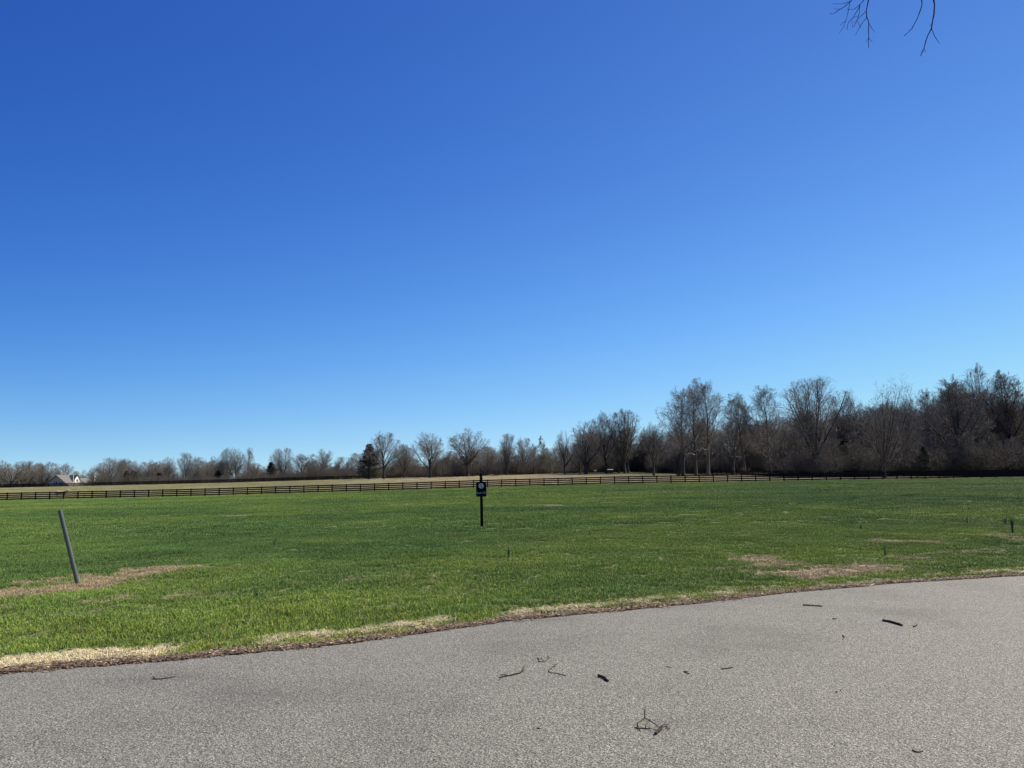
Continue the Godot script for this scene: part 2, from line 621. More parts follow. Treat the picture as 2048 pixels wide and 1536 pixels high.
# ---------------------------------------------------------------- fences
func run_fence(label: String, path: Array, group := "") -> void:
	# path: ground points one bay apart; posts at each, boards over two bays, staggered
	var root := thing("board_fence", label, "fence", path[0], group)
	var post := Geo.new()
	post.box(Vector3(-0.085, -0.25, -0.065), Vector3(0.085, 1.36, 0.065))
	post.prism([Vector3(-0.065, 1.36, -0.065), Vector3(0.065, 1.36, -0.065), Vector3(0.065, 1.40, -0.065)], Vector3(0, 0, 0.13))
	var pm := post.mesh(M.black_paint)
	var board := Geo.new()
	board.box(Vector3(0, -0.105, -0.0125), Vector3(1, 0.105, 0.0125))
	var bm := board.mesh(M.black_paint)
	var org: Vector3 = path[0]
	for i in path.size():
		var o := part("post", pm, root, path[i] - org)
		o.rotation = Vector3(rng.randf_range(-0.012, 0.012), rng.randf_range(-0.05, 0.05), rng.randf_range(-0.012, 0.012))
	for row in 4:
		var y: float = [0.26, 0.58, 0.90, 1.22][row]
		var i := -(row % 2)
		while i < path.size() - 1:
			var a: Vector3 = path[maxi(i, 0)]
			var b: Vector3 = path[mini(i + 2, path.size() - 1)]
			i += 2
			var dir := b - a
			var len := dir.length()
			dir /= len
			var nrm := dir.cross(Vector3.UP).normalized()
			if nrm.z < 0.0:
				nrm = -nrm
			var o := part("board", bm, root)
			var side := nrm
			var upv := side.cross(dir).normalized()
			o.transform = Transform3D(Basis(dir * (len - 0.008), upv, side), a - org + Vector3(0, y + rng.randf_range(-0.008, 0.008), 0) + dir * 0.004 + side * 0.08)

func build_fences() -> void:
	var path := []
	for i in 84:
		var x := (i - 42) * 2.44 + 0.35
		path.append(Vector3(x, height(x, -FENCE_D), -FENCE_D))
	run_fence("long black four board fence along the far side of the green lawn", path)
	path = []
	for i in 62:
		var x := -204.0 + i * 2.44
		path.append(Vector3(x, height(x, -299.0), -299.0))
	run_fence("distant black board fence before the house and the far row of trees", path)
	# the lane fence curving away behind the right half of the front fence
	var keys := []
	for a in [[1262, 275.0], [1355, 233.0], [1430, 206.0], [1560, 178.0], [1700, 160.0], [1900, 146.0], [2110, 139.5]]:
		keys.append(spot(a[0], a[1]))
	path = [keys[0]]
	var at: Vector3 = keys[0]
	for i in keys.size() - 1:
		var to: Vector3 = keys[i + 1]
		while Vector2(at.x, at.z).distance_to(Vector2(to.x, to.z)) > 2.44:
			var s := Vector2(to.x - at.x, to.z - at.z).normalized() * 2.44
			at = Vector3(at.x + s.x, 0, at.z + s.y)
			at.y = height(at.x, at.z)
			path.append(at)
	run_fence("black board fence curving back into the bare woods behind the front fence", path)

# ---------------------------------------------------------------- trees
func branch(wood: Geo, fine: Geo, P: Dictionary, pos: Vector3, dir: Vector3, length: float, rad: float, lvl: int) -> void:
	var n: int = P.seg[lvl]
	var pts := [pos]
	var rads := [rad]
	var dirs := [dir]
	var tip: float = rad * (P.taper if lvl > 0 else P.trunk_taper)
	for i in n:
		var w: float = P.wander[lvl]
		dir = (dir + Vector3(rng.randf_range(-w, w), rng.randf_range(-w, w), rng.randf_range(-w, w)) + Vector3.UP * P.up[lvl]).normalized()
		var next := pos + dir * length / n
		if lvl > 0 and P.has("env") and i > 0 and out_of_crown(next, P.env, P.lobes):
			break
		pos = next
		pts.append(pos)
		dirs.append(dir)
		rads.append(lerpf(rad, tip, float(i + 1) / n))
	n = pts.size() - 1
	var top: int = P.kids.size()
	if lvl == 0:
		pts[0] -= Vector3(0, 0.3, 0)
		rads[0] *= 1.35
	if lvl <= 2:
		wood.tube(pts, rads, 7 if lvl == 0 else (5 if lvl == 1 else 3), false)
	else:
		var side := dir.cross(Vector3(rng.randf_range(-1, 1), rng.randf_range(-1, 1), rng.randf_range(-1, 1))).normalized()
		var hw: float = P.twig * (1.0 if lvl >= top else 1.7)
		for i in n:
			var w0 := hw * (1.0 - 0.6 * i / n)
			var w1 := hw * (1.0 - 0.6 * (i + 1) / n)
			fine.flat(pts[i] - side * w0, pts[i] + side * w0, pts[i + 1] + side * w1)
			if i < n - 1:
				fine.flat(pts[i] - side * w0, pts[i + 1] + side * w1, pts[i + 1] - side * w1)
		if lvl >= top and P.get("bud", 0.0) > 0.0:
			for k in P.get("buds", 2):
				var c: Vector3 = (pts[0] as Vector3).lerp(pts[-1], rng.randf_range(0.3, 1.0)) + Vector3(rng.randf_range(-1, 1), rng.randf_range(-1, 1), rng.randf_range(-1, 1)) * 0.06
				var a: Vector3 = Vector3(rng.randf_range(-1, 1), rng.randf_range(-1, 1), rng.randf_range(-1, 1)).normalized() * P.bud
				var b: Vector3 = a.cross(Vector3(rng.randf_range(-1, 1), rng.randf_range(-1, 1), rng.randf_range(-1, 1))).normalized() * P.bud
				fine.flat(c - a, c + b, c + a * 0.7 - b * 0.4)
	if lvl >= top:
		return
	var kids: int = P.kids[lvl]
	var spin := rng.randf() * TAU
	for j in kids:
		var t: float = lerpf(P.start[lvl], 1.0, (j + rng.randf() * 0.8) / kids)
		var f := t * n
		var i := mini(int(f), n - 1)
		var base: Vector3 = (pts[i] as Vector3).lerp(pts[i + 1], f - i)
		if lvl == 0 and i == 0:
			base.y = maxf(base.y, 0.1)
		var d: Vector3 = dirs[i + 1]
		var perp := d.cross(Vector3.UP if absf(d.y) < 0.95 else Vector3.RIGHT).normalized()
		spin += 2.4 + rng.randf_range(-0.5, 0.5)
		perp = perp.rotated(d, spin)
		var ang: float = deg_to_rad(lerpf(P.ang[lvl], P.ang_tip[lvl], t) + rng.randf_range(-9, 9))
		var cd := d.rotated(perp, ang)
		var shrink: float = lerpf(1.0, P.shrink[lvl], t)
		var cl: float = length * P.ratio[lvl] * shrink * rng.randf_range(0.7, 1.2)
		var r: float = lerpf(rads[i], rads[i + 1], f - i) * P.rr[lvl] * rng.randf_range(0.8, 1.1)
		if lvl == 0:
			cl = P.limb * shrink * rng.randf_range(0.75, 1.2)
		branch(wood, fine, P, base, cd, cl, r, lvl + 1)

func out_of_crown(p: Vector3, env: Array, lobes: float) -> bool:
	# env: [height of the crown's middle, half width, half height above, half height below]
	var y: float = (p.y - env[0]) / (env[2] if p.y > env[0] else env[3])
	var a := atan2(p.z, p.x)
	var k := 1.0 + 0.10 * sin(a * 3.0 + lobes + p.y * 0.35) + 0.07 * sin(a * 5.0 - lobes * 2.0 + p.y * 0.8)
	return sqrt(p.x * p.x + p.z * p.z) / env[1] * sqrt(p.x * p.x + p.z * p.z) / env[1] + y * y > k * k

func make_tree_shape(sd: int, P: Dictionary) -> Dictionary:
	rng.seed = sd
	P["lobes"] = float(sd % 17)
	var wood := Geo.new()
	var fine := Geo.new()
	for s in P.get("stems", 1):
		var lean: float = P.get("lean", 0.04)
		var a: float = TAU * s / P.get("stems", 1) + 0.6
		var d := Vector3(cos(a) * lean, 1.0, sin(a) * lean * 0.8).normalized()
		var off := Vector3(cos(a), 0, sin(a)) * (0.35 if P.get("stems", 1) > 1 else 0.0)
		branch(wood, fine, P, off, d, P.trunk * rng.randf_range(0.93, 1.07), P.rad, 0)
	var hi := 0.0
	var wide := []
	for p in fine.v:
		hi = maxf(hi, p.y)
		wide.append(absf(p.x))
	wide.sort()
	# the crown's half width, leaving out the few longest twigs
	var half: float = wide[int(wide.size() * 0.985)]
	if P.has("env"):
		hi = P.env[0] + P.env[2]
		half = P.env[1]
	return {"wood": wood.mesh(null), "fine": fine.mesh(null), "h": hi, "w": half * 2.0}

func tree_kinds() -> Dictionary:
	var oak := {"seg": [4, 7, 5, 4, 3], "wander": [0.05, 0.18, 0.24, 0.24, 0.22], "up": [0.03, 0.05, 0.05, 0.04, 0.03], "taper": 0.25, "trunk_taper": 0.6, "trunk": 7.0, "rad": 0.42, "limb": 10.5,
		"kids": [13, 12, 10, 10], "start": [0.36, 0.2, 0.12, 0.08], "ang": [80.0, 52.0, 50.0, 46.0], "ang_tip": [14.0, 40.0, 40.0, 38.0], "shrink": [0.95, 0.6, 0.6, 0.7], "ratio": [1.0, 0.48, 0.46, 0.5], "rr": [0.5, 0.5, 0.5, 0.5], "twig": 0.0125,
		"env": [9.2, 6.9, 6.8, 6.2]}
	var vase := oak.duplicate(true)
	vase.trunk = 6.0; vase.limb = 17.0; vase.kids = [14, 13, 10, 9]; vase.start[0] = 0.5; vase.ang[0] = 52.0; vase.ang_tip[0] = 8.0; vase.wander[1] = 0.1; vase.up[1] = 0.035
	vase.ang[1] = 38.0; vase.ang_tip[1] = 28.0; vase.ratio[1] = 0.4; vase.rad = 0.5; vase.shrink[1] = 0.6; vase.seg[1] = 9; vase.env = [13.5, 8.6, 8.0, 10.0]
	var tall := oak.duplicate(true)
	tall.trunk = 19.0; tall.limb = 11.0; tall.kids = [24, 11, 9, 7]; tall.start[0] = 0.2; tall.ang[0] = 60.0; tall.ang_tip[0] = 24.0; tall.shrink[0] = 0.45; tall.trunk_taper = 0.12; tall.wander[0] = 0.08; tall.seg[0] = 9; tall.rr[0] = 0.42; tall.up[1] = 0.09
	tall.rad = 0.38; tall.env = [12.5, 6.2, 9.5, 9.5]
	var spindly := vase.duplicate(true)
	spindly.trunk = 4.0; spindly.limb = 15.0; spindly.kids = [15, 11, 8, 6]; spindly.wander[1] = 0.07; spindly.ang[0] = 54.0; spindly.ang_tip[0] = 8.0; spindly.ang[1] = 34.0; spindly.ratio[1] = 0.4; spindly.rad = 0.4; spindly.start[0] = 0.25; spindly.erase("env")
	var gnarled := oak.duplicate(true)
	gnarled.trunk = 5.0; gnarled.limb = 7.5; gnarled.kids = [11, 9, 8, 6]; gnarled.wander[1] = 0.3; gnarled.wander[2] = 0.3; gnarled.start[0] = 0.3; gnarled.env = [6.8, 5.8, 5.4, 5.0]
	var sapling := tall.duplicate(true)
	sapling.trunk = 11.0; sapling.limb = 4.6; sapling.kids = [18, 8, 7, 6]; sapling.start[0] = 0.12; sapling.rad = 0.13; sapling.env = [6.6, 2.9, 6.0, 5.6]
	var shrub := {"stems": 9, "lean": 0.55, "seg": [4, 3, 2, 2], "wander": [0.16, 0.2, 0.2, 0.2], "up": [0.08, 0.06, 0.05, 0.05], "taper": 0.3, "trunk_taper": 0.2, "trunk": 3.6, "rad": 0.035, "limb": 1.5,
		"kids": [9, 6, 5], "start": [0.2, 0.2, 0.1], "ang": [45.0, 42.0, 40.0], "ang_tip": [30.0, 32.0, 30.0], "shrink": [0.6, 0.6, 0.6], "ratio": [1.0, 0.5, 0.5], "rr": [0.6, 0.6, 0.6], "twig": 0.011}
	return {"oak": oak, "vase": vase, "tall": tall, "spindly": spindly, "gnarled": gnarled, "sapling": sapling, "shrub": shrub}

func cedar_shape(sd: int, spread: float, h: float) -> Dictionary:
	rng.seed = sd
	var wood := Geo.new()
	wood.tube([Vector3(0, -0.3, 0), Vector3(0.05, h * 0.5, 0), Vector3(0, h * 0.96, 0)], [0.22, 0.13, 0.02], 6, false)
	var fine := Geo.new()
	var phase := rng.randf() * 9.0
	for i in 420:
		var t := pow(rng.randf(), 0.8)
		var y := lerpf(0.05, 0.97, t) * h
		var a := rng.randf() * TAU
		var reach := spread * pow(1.0 - t, 0.8) * (0.8 + 0.28 * sin(a * 3.0 + phase + y * 0.9) + rng.randf_range(-0.12, 0.2)) + 0.12
		if t < 0.09:
			reach *= 0.75
		var out := Vector3(cos(a), 0.25 + rng.randf_range(-0.1, 0.35), sin(a)).normalized()
		var start := Vector3(0, y - reach * 0.25, 0)
		wood.tube([start, start + out * reach * 0.85], [0.03, 0.008], 3, false)
		for k in 26:
			var q := start + out * reach * pow(rng.randf_range(0.12, 1.0), 0.6)
			q += Vector3(rng.randf_range(-1, 1), rng.randf_range(-0.5, 0.7), rng.randf_range(-1, 1)) * 0.26
			var dd := (out + Vector3(rng.randf_range(-1, 1), rng.randf_range(-0.6, 1), rng.randf_range(-1, 1)) * 0.8).normalized() * rng.randf_range(0.12, 0.3)
			var sd2 := dd.cross(Vector3(rng.randf_range(-1, 1), rng.randf_range(-1, 1), rng.randf_range(-1, 1))).normalized() * 0.06
			fine.flat(q - sd2, q + sd2, q + dd)
	return {"wood": wood.mesh(null), "fine": fine.mesh(null), "h": h, "w": spread * 1.5}

var shapes := {}

func plant_tree(called: String, label: String, category: String, group: String, at: Vector3, high: float, wide: float, kind: String, variant: int, turn: float, bark: String, twig: String) -> Node3D:
	# the two meshes of a kind of tree are shared between copies; bark and twigs take their own colours
	var s: Dictionary = shapes[kind][variant]
	var o := thing(called, label, category, at, group)
	var sy: float = high / s.h
	var sx: float = wide / s.w if wide > 0.0 else sy
	sx = clampf(sx, sy * 0.62, sy * 1.6)
	o.rotation.y = turn
	o.scale = Vector3(sx, sy, sx)
	part("trunk", s.wood, o).set_surface_override_material(0, M[bark])
	part("crown", s.fine, o).set_surface_override_material(0, M[twig])
	return o

func white_limbs(o: Node3D, spots: Array) -> void:
	# bleached crooked limbs: [height, reach to the side, reach towards us, rise]
	for a in spots:
		var p := Vector3(0, a[0], 0)
		var pts := [p]
		var rad := [0.085]
		for i in 6:
			var t := (i + 1) / 6.0
			pts.append(p + Vector3(a[1] * t, a[3] * t * (1.6 - t) + rng.randf_range(-0.4, 0.4), a[2] * t + rng.randf_range(-0.3, 0.3)) / Vector3(o.scale.x, o.scale.y, o.scale.z))
			rad.append(0.085 - 0.06 * t)
		var g := Geo.new()
		g.tube(pts, rad, 6, false)
		part("white_limb", g.mesh(M.bark_white), o)
	o.rotation.y = 0.0

func hero(u: float, dist: float, top: float, width: float, kind: String, variant: int, bark: String, twig: String, label: String, called := "bare_tree", group := "") -> Node3D:
	var at := spot(u, dist)
	var high := (rise(u, top, dist) - at.y) * 1.01
	var wide := width * (1.22 if u < 1300.0 else 1.08) * dist / F
	return plant_tree(called, label, "tree", group, at, high, wide, kind, variant, rng.randf() * TAU, bark, twig)

func build_woods() -> void:
	var k := tree_kinds()
	shapes.oak = [make_tree_shape(101, k.oak), make_tree_shape(102, k.oak), make_tree_shape(103, k.oak)]
	shapes.vase = [make_tree_shape(201, k.vase), make_tree_shape(202, k.vase)]
	shapes.tall = [make_tree_shape(301, k.tall), make_tree_shape(302, k.tall), make_tree_shape(303, k.tall)]
	shapes.spindly = [make_tree_shape(401, k.spindly)]
	shapes.gnarled = [make_tree_shape(501, k.gnarled)]
	shapes.sapling = [make_tree_shape(601, k.sapling), make_tree_shape(602, k.sapling)]
	var budded: Dictionary = k.oak.duplicate(true)
	budded.bud = 0.05; budded.buds = 1
	shapes.budded = [make_tree_shape(701, budded), make_tree_shape(702, budded)]
	var leafy: Dictionary = k.sapling.duplicate(true)
	leafy.bud = 0.045; leafy.buds = 2
	shapes.leafy = [make_tree_shape(801, leafy)]
	shapes.shrub = [make_tree_shape(901, k.shrub), make_tree_shape(902, k.shrub)]
	shapes.cedar = [cedar_shape(951, 3.1, 10.0), cedar_shape(952, 3.8, 8.0)]
	rng.seed = 99
	# --- trees one can tell apart, from the house round to the deep woods
	var behind := "bare trees in the row behind the house and pasture"
	var bl := "bare grey tree in the row behind the distant pasture fence"
	hero(20, 335, 928, 62, "oak", 0, "bark_dark", "twig_grey", "wide bare oak at the end of the row beyond the house's shaded gable")
	hero(88, 352, 924, 52, "vase", 0, "bark_grey", "twig_grey", "pale bare tree rising behind the shaded gable of the house")
	hero(126, 356, 927, 46, "oak", 1, "bark_grey", "twig_grey", "bare tree rising directly behind the ridge of the house")
	hero(160, 360, 939, 36, "oak", 2, "bark_grey", "twig_grey", "low bare tree behind the chimney of the house")
	hero(185, 340, 931, 24, "gnarled", 0, "bark_dark", "twig_grey", "slim bare tree standing alone just past the chimney of the house")
	for a in [[221, 916, 50, "oak", 1], [243, 913, 32, "tall", 0], [270, 921, 34, "oak", 2], [298, 919, 36, "gnarled", 0], [338, 914, 40, "oak", 0], [370, 906, 36, "vase", 1], [393, 914, 36, "oak", 1]]:
		hero(a[0], 332, a[1], a[2], a[3], a[4], "bark_grey", "twig_grey", bl, "bare_tree", behind)
	hero(238, 328, 944, 26, "leafy", 0, "bark_dark", "twig_olive", "small tree with rusty yellow spring buds near the house", "budding_tree")
	for a in [[435, 908, 36, "oak", 2], [452, 898, 34, "tall", 1], [472, 896, 40, "oak", 0], [494, 896, 28, "tall", 2]]:
		hero(a[0], 330, a[1], a[2], a[3], a[4], "bark_grey", "twig_grey", "pale bare tree in the tight tall clump behind the pasture fence", "bare_tree", "clump of tall pale trees behind the pasture fence")
	hero(565, 322, 896, 52, "vase", 0, "bark_dark", "twig_grey", "bare fan shaped tree beside a dark conical cedar")
	hero(605, 326, 908, 60, "oak", 1, "bark_dark", "twig_red", "reddish brown rounded bare tree beside the fan shaped tree")
	hero(648, 320, 897, 40, "oak", 2, "bark_dark", "twig_grey", "round topped bare tree with a dark forked trunk beside the reddish tree")
	hero(674, 322, 911, 30, "tall", 0, "bark_grey", "twig_grey", bl, "bare_tree", behind)
	hero(768, 283, 865, 66, "oak", 1, "bark_dark", "twig_grey", "tall round crowned bare tree rising beside the largest dark cedar")
	hero(808, 280, 889, 40, "vase", 1, "bark_dark", "twig_grey", "smaller bare tree between two wide crowned trees")
	hero(860, 268, 865, 70, "oak", 0, "bark_dark", "twig_grey", "wide low forking bare oak with crooked black limbs at the pasture's edge")
	hero(935, 272, 857, 84, "oak", 2, "bark_dark", "twig_grey", "broad bare tree with a tuft of pale buds above dark evergreens")
	hero(1012, 274, 868, 50, "vase", 0, "bark_grey", "twig_grey", "bare tree with an even fan of fine branches beyond the sign post")
	hero(1048, 276, 876, 44, "oak", 1, "bark_grey", "twig_grey", "greyer bare tree beside the one with an even fan of branches")
	hero(1092, 270, 870, 30, "leafy", 0, "bark_grey", "twig_green", "slender pale green budding tree among the bare ones", "budding_tree")
	hero(1130, 250, 862, 48, "gnarled", 0, "bark_dark", "twig_grey", "dark crooked bare tree with open branches beside the pale green tree")
	hero(1172, 246, 841, 84, "oak", 0, "bark_dark", "twig_grey", "large domed bare oak where the woods step forward")
	hero(1213, 248, 825, 66, "oak", 1, "bark_dark", "twig_brown", "tall dark trunked bare oak beside the large domed oak")
	hero(1250, 244, 821, 76, "vase", 1, "bark_dark", "twig_brown", "tall bare tree with many upright branches before a gap in the skyline")
	hero(1308, 204, 845, 54, "gnarled", 0, "bark_dark", "twig_brown", "short gnarled black tree standing beside the curving fence")
	hero(1366, 200, 766, 100, "tall", 0, "bark_dark", "twig_grey", "tall bare tree at the open side of the white limbed sycamores")
	white_limbs(hero(1392, 196, 774, 84, "tall", 1, "bark_dark", "twig_grey", "sycamore with bleached white limbs low on its dark trunk", "sycamore_tree"), [[5.2, -2.9, 1.2, 0.5], [6.0, 3.4, 1.5, 0.9], [8.4, 2.4, 1.0, 3.6], [9.0, -3.6, 1.2, 3.0], [11.0, 2.0, 0.8, 4.0]])
	hero(1416, 200, 758, 104, "tall", 2, "bark_grey", "twig_grey", "tallest bare sycamore with a straight grey trunk in the middle of its clump", "sycamore_tree")
	white_limbs(hero(1466, 216, 796, 84, "tall", 0, "bark_grey", "twig_grey", "sycamore with a few white limbs, one of two rising from one spot", "sycamore_tree"), [[5.0, 4.6, 1.4, 0.4], [7.4, 3.0, 1.2, 2.0], [9.5, -2.4, 1.0, 3.6]])
	hero(1490, 214, 785, 92, "tall", 2, "bark_grey", "twig_grey", "upright pale tree rising from the same spot as a leaning sycamore")
	hero(1540, 212, 776, 104, "tall", 1, "bark_grey", "twig_grey", "tall thin bare tree between the sycamores and the great fan shaped elm")
	hero(1560, 182, 835, 92, "spindly", 0, "bark_dark", "twig_brown", "dark bare tree of middle height with low wide branches close behind the fences")
	hero(1635, 168, 757, 150, "vase", 1, "bark_dark", "twig_grey", "great fan shaped elm with a thick dark trunk and buff tips")
	hero(1702, 196, 790, 74, "oak", 1, "bark_dark", "twig_brown", "bare tree filling the gap between the great elm and the spindly tree")
	hero(1768, 152, 744, 120, "spindly", 0, "bark_dark", "twig_brown", "spindly bare tree with long bare shoots standing above the woods")
	hero(1918, 176, 766, 140, "budded", 0, "bark_dark", "twig_brown", "broad reddish budded tree leaning out above the woods")
	hero(1970, 192, 738, 132, "budded", 1, "bark_dark", "twig_red", "highest red budded tree over a dark cedar in the deep woods")
	hero(2028, 188, 746, 132, "budded", 0, "bark_dark", "twig_red", "rounded red budded tree beside the highest one")
	# evergreens
	var cl := "dark cedar along the distant pasture fence"
	for a in [[252, 326, 942, 22, 1], [266, 327, 941, 24, 1], [318, 328, 946, 30, 1], [392, 326, 946, 44, 1], [436, 326, 941, 26, 1]]:
		hero(a[0], a[1], a[2], a[3], "cedar", a[4], "bark_dark", "cedar_green", cl, "cedar_tree", "low dark cedars along the pasture fence")
	hero(541, 318, 924, 26, "cedar", 0, "bark_dark", "cedar_green", "conical dark cedar beside the fan shaped bare tree", "cedar_tree")
	hero(738, 288, 888, 58, "cedar", 0, "bark_dark", "cedar_green", "largest dark conical cedar with ragged sides beside a tall round bare tree", "cedar_tree")
	hero(925, 282, 912, 34, "cedar", 1, "bark_dark", "cedar_green", "dark evergreen under the broad bare tree beyond the sign", "cedar_tree")
	hero(946, 284, 903, 34, "cedar", 0, "bark_dark", "cedar_green", "taller dark evergreen under the broad bare tree beyond the sign", "cedar_tree")
	hero(1356, 192, 922, 14, "cedar", 1, "bark_dark", "cedar_green", "small dark cedar bush against the curving fence", "cedar_tree")
	hero(1694, 176, 878, 76, "cedar", 1, "bark_dark", "cedar_green", "dark spreading evergreen between the great elm and the spindly tree", "cedar_tree")
	hero(1850, 160, 893, 34, "cedar", 0, "bark_dark", "cedar_green", "young green cedar at the edge of the brush behind the fence", "cedar_tree")
	hero(1976, 186, 818, 70, "cedar", 0, "bark_dark", "cedar_green", "tall black green cedar deep in the woods under red budded trees", "cedar_tree")
	# --- the rest of the woods
	for i in 46:
		var u := rng.randf_range(-30, 720)
		if absf(u - 135.0) < 55.0:
			continue
		var dist := rng.randf_range(336, 400)
		hero(u, dist, rng.randf_range(920, 944), 56, ["oak", "vase", "tall", "oak"][i % 4], i % 2, "bark_grey", ["twig_grey", "twig_brown"][i % 2], "bare tree in the thick far row beyond the pasture", "woodland_tree", "far row of woods beyond the pasture")
	for i in 50:
		var u := rng.randf_range(690, 1180)
		var dist := rng.randf_range(280, 350)
		hero(u, dist, rng.randf_range(892, 922) - smoothstep(1050, 1180, u) * 25.0, 50, ["oak", "tall", "vase", "sapling"][i % 4], i % 2, "bark_grey", ["twig_grey", "twig_brown"][i % 2], "bare tree in the woods behind the pasture's edge", "woodland_tree", "woods behind the pasture's edge")
	for i in 130:
		var u := rng.randf_range(1150, 2110)
		var dist := rng.randf_range(240, 330)
		if u > 1580.0:
			dist = rng.randf_range(182, 290)
		var top := 872.0 - smoothstep(1150, 1400, u) * 18.0 - smoothstep(1500, 1650, u) * 25.0 - smoothstep(1700, 1900, u) * 38.0 + rng.randf_range(-12, 26)
		hero(u, dist, top, 76, ["oak", "tall", "oak", "vase"][i % 4], i % 2, "bark_dark", ["twig_brown", "twig_grey", "twig_brown"][i % 3], "bare tree in the deep woods behind the curving fence", "woodland_tree", "deep woods behind the curving fence")
	# undergrowth: nobody could count it
	var ug := Node3D.new()
	ug.name = "undergrowth"
	add_child(ug)
	tag(ug, "tangle of leafless brush filling the foot of the woods", "undergrowth", "", "stuff")
	for pass_i in 8:
		var tr := []
		for i in [480, 480, 480, 150, 480, 480, 560, 560][pass_i]:
			var u := rng.randf_range(-40, 2120)
			var near_d := interp(tab_back, ray(u, 955.0).x / -ray(u, 955.0).z, 2)
			var dist := near_d + rng.randf_range(6, 70)
			var hs := rng.randf_range(0.5, 1.7)
			if pass_i >= 6:
				hs = rng.randf_range(0.45, 0.85)
			if u < 180.0:
				dist = maxf(dist, 358.0)
			if u < 700.0:
				hs *= 0.72
			elif u < 1150.0:
				hs *= 0.72
			if u > 1300.0:
				if rng.randf() < 0.75:
					dist = rng.randf_range(238, 290) if u < 1570.0 else rng.randf_range(168, 240)
				hs *= 0.95
			if u > 1620.0 and rng.randf() < 0.5:
				dist = rng.randf_range(160, 190)
			if u > 700.0 and u < 1300.0:
				dist = near_d + rng.randf_range(1, 60)
			var p := spot(u, dist)
			tr.append(Transform3D(Basis(Vector3.UP, rng.randf() * TAU).scaled(Vector3(hs * 1.25, hs, hs * 1.25)), p))
		var mm := MultiMesh.new()
		mm.transform_format = MultiMesh.TRANSFORM_3D
		var src: Dictionary = shapes.shrub[pass_i % 2] if pass_i < 6 else shapes.sapling[pass_i % 2]
		var am: ArrayMesh = src.fine.duplicate()
		am.surface_set_material(0, M[["brush", "twig_brown", "brush", "twig_olive", "brush", "twig_brown", "twig_brown", "brush"][pass_i]])
		am.add_surface_from_arrays(Mesh.PRIMITIVE_TRIANGLES, (src.wood as ArrayMesh).surface_get_arrays(0))
		am.surface_set_material(1, M.bark_dark)
		mm.mesh = am
		mm.instance_count = tr.size()
		for i in tr.size():
			mm.set_instance_transform(i, tr[i])
		var mi := MultiMeshInstance3D.new()
		mi.name = "brush"
		mi.multimesh = mm
		tag(mi, "", "", "", "stuff")
		ug.add_child(mi, true)
	# single bushes one can tell apart at the foot of the trees
	for a in [[1105, 258, 926, 36, "twig_olive", "olive green bush at the foot of the pale green tree"], [1148, 250, 926, 28, "twig_olive", "rounded olive bush beside the dark crooked tree"], [1490, 206, 930, 30, "twig_green", "yellow green leafing bush at the foot of the leaning sycamore"], [183, 318, 966, 14, "twig_green", "low yellow green bush beside the house"], [1985, 168, 868, 34, "twig_green", "pale budding shrub under the tall black green cedar"]]:
		var at := spot(a[0], a[1])
		plant_tree("bush", a[5], "bush", "", at, rise(a[0], a[2], a[1]) - at.y, a[3] * a[1] / F, "shrub", 0, rng.randf() * TAU, "bark_dark", a[4])

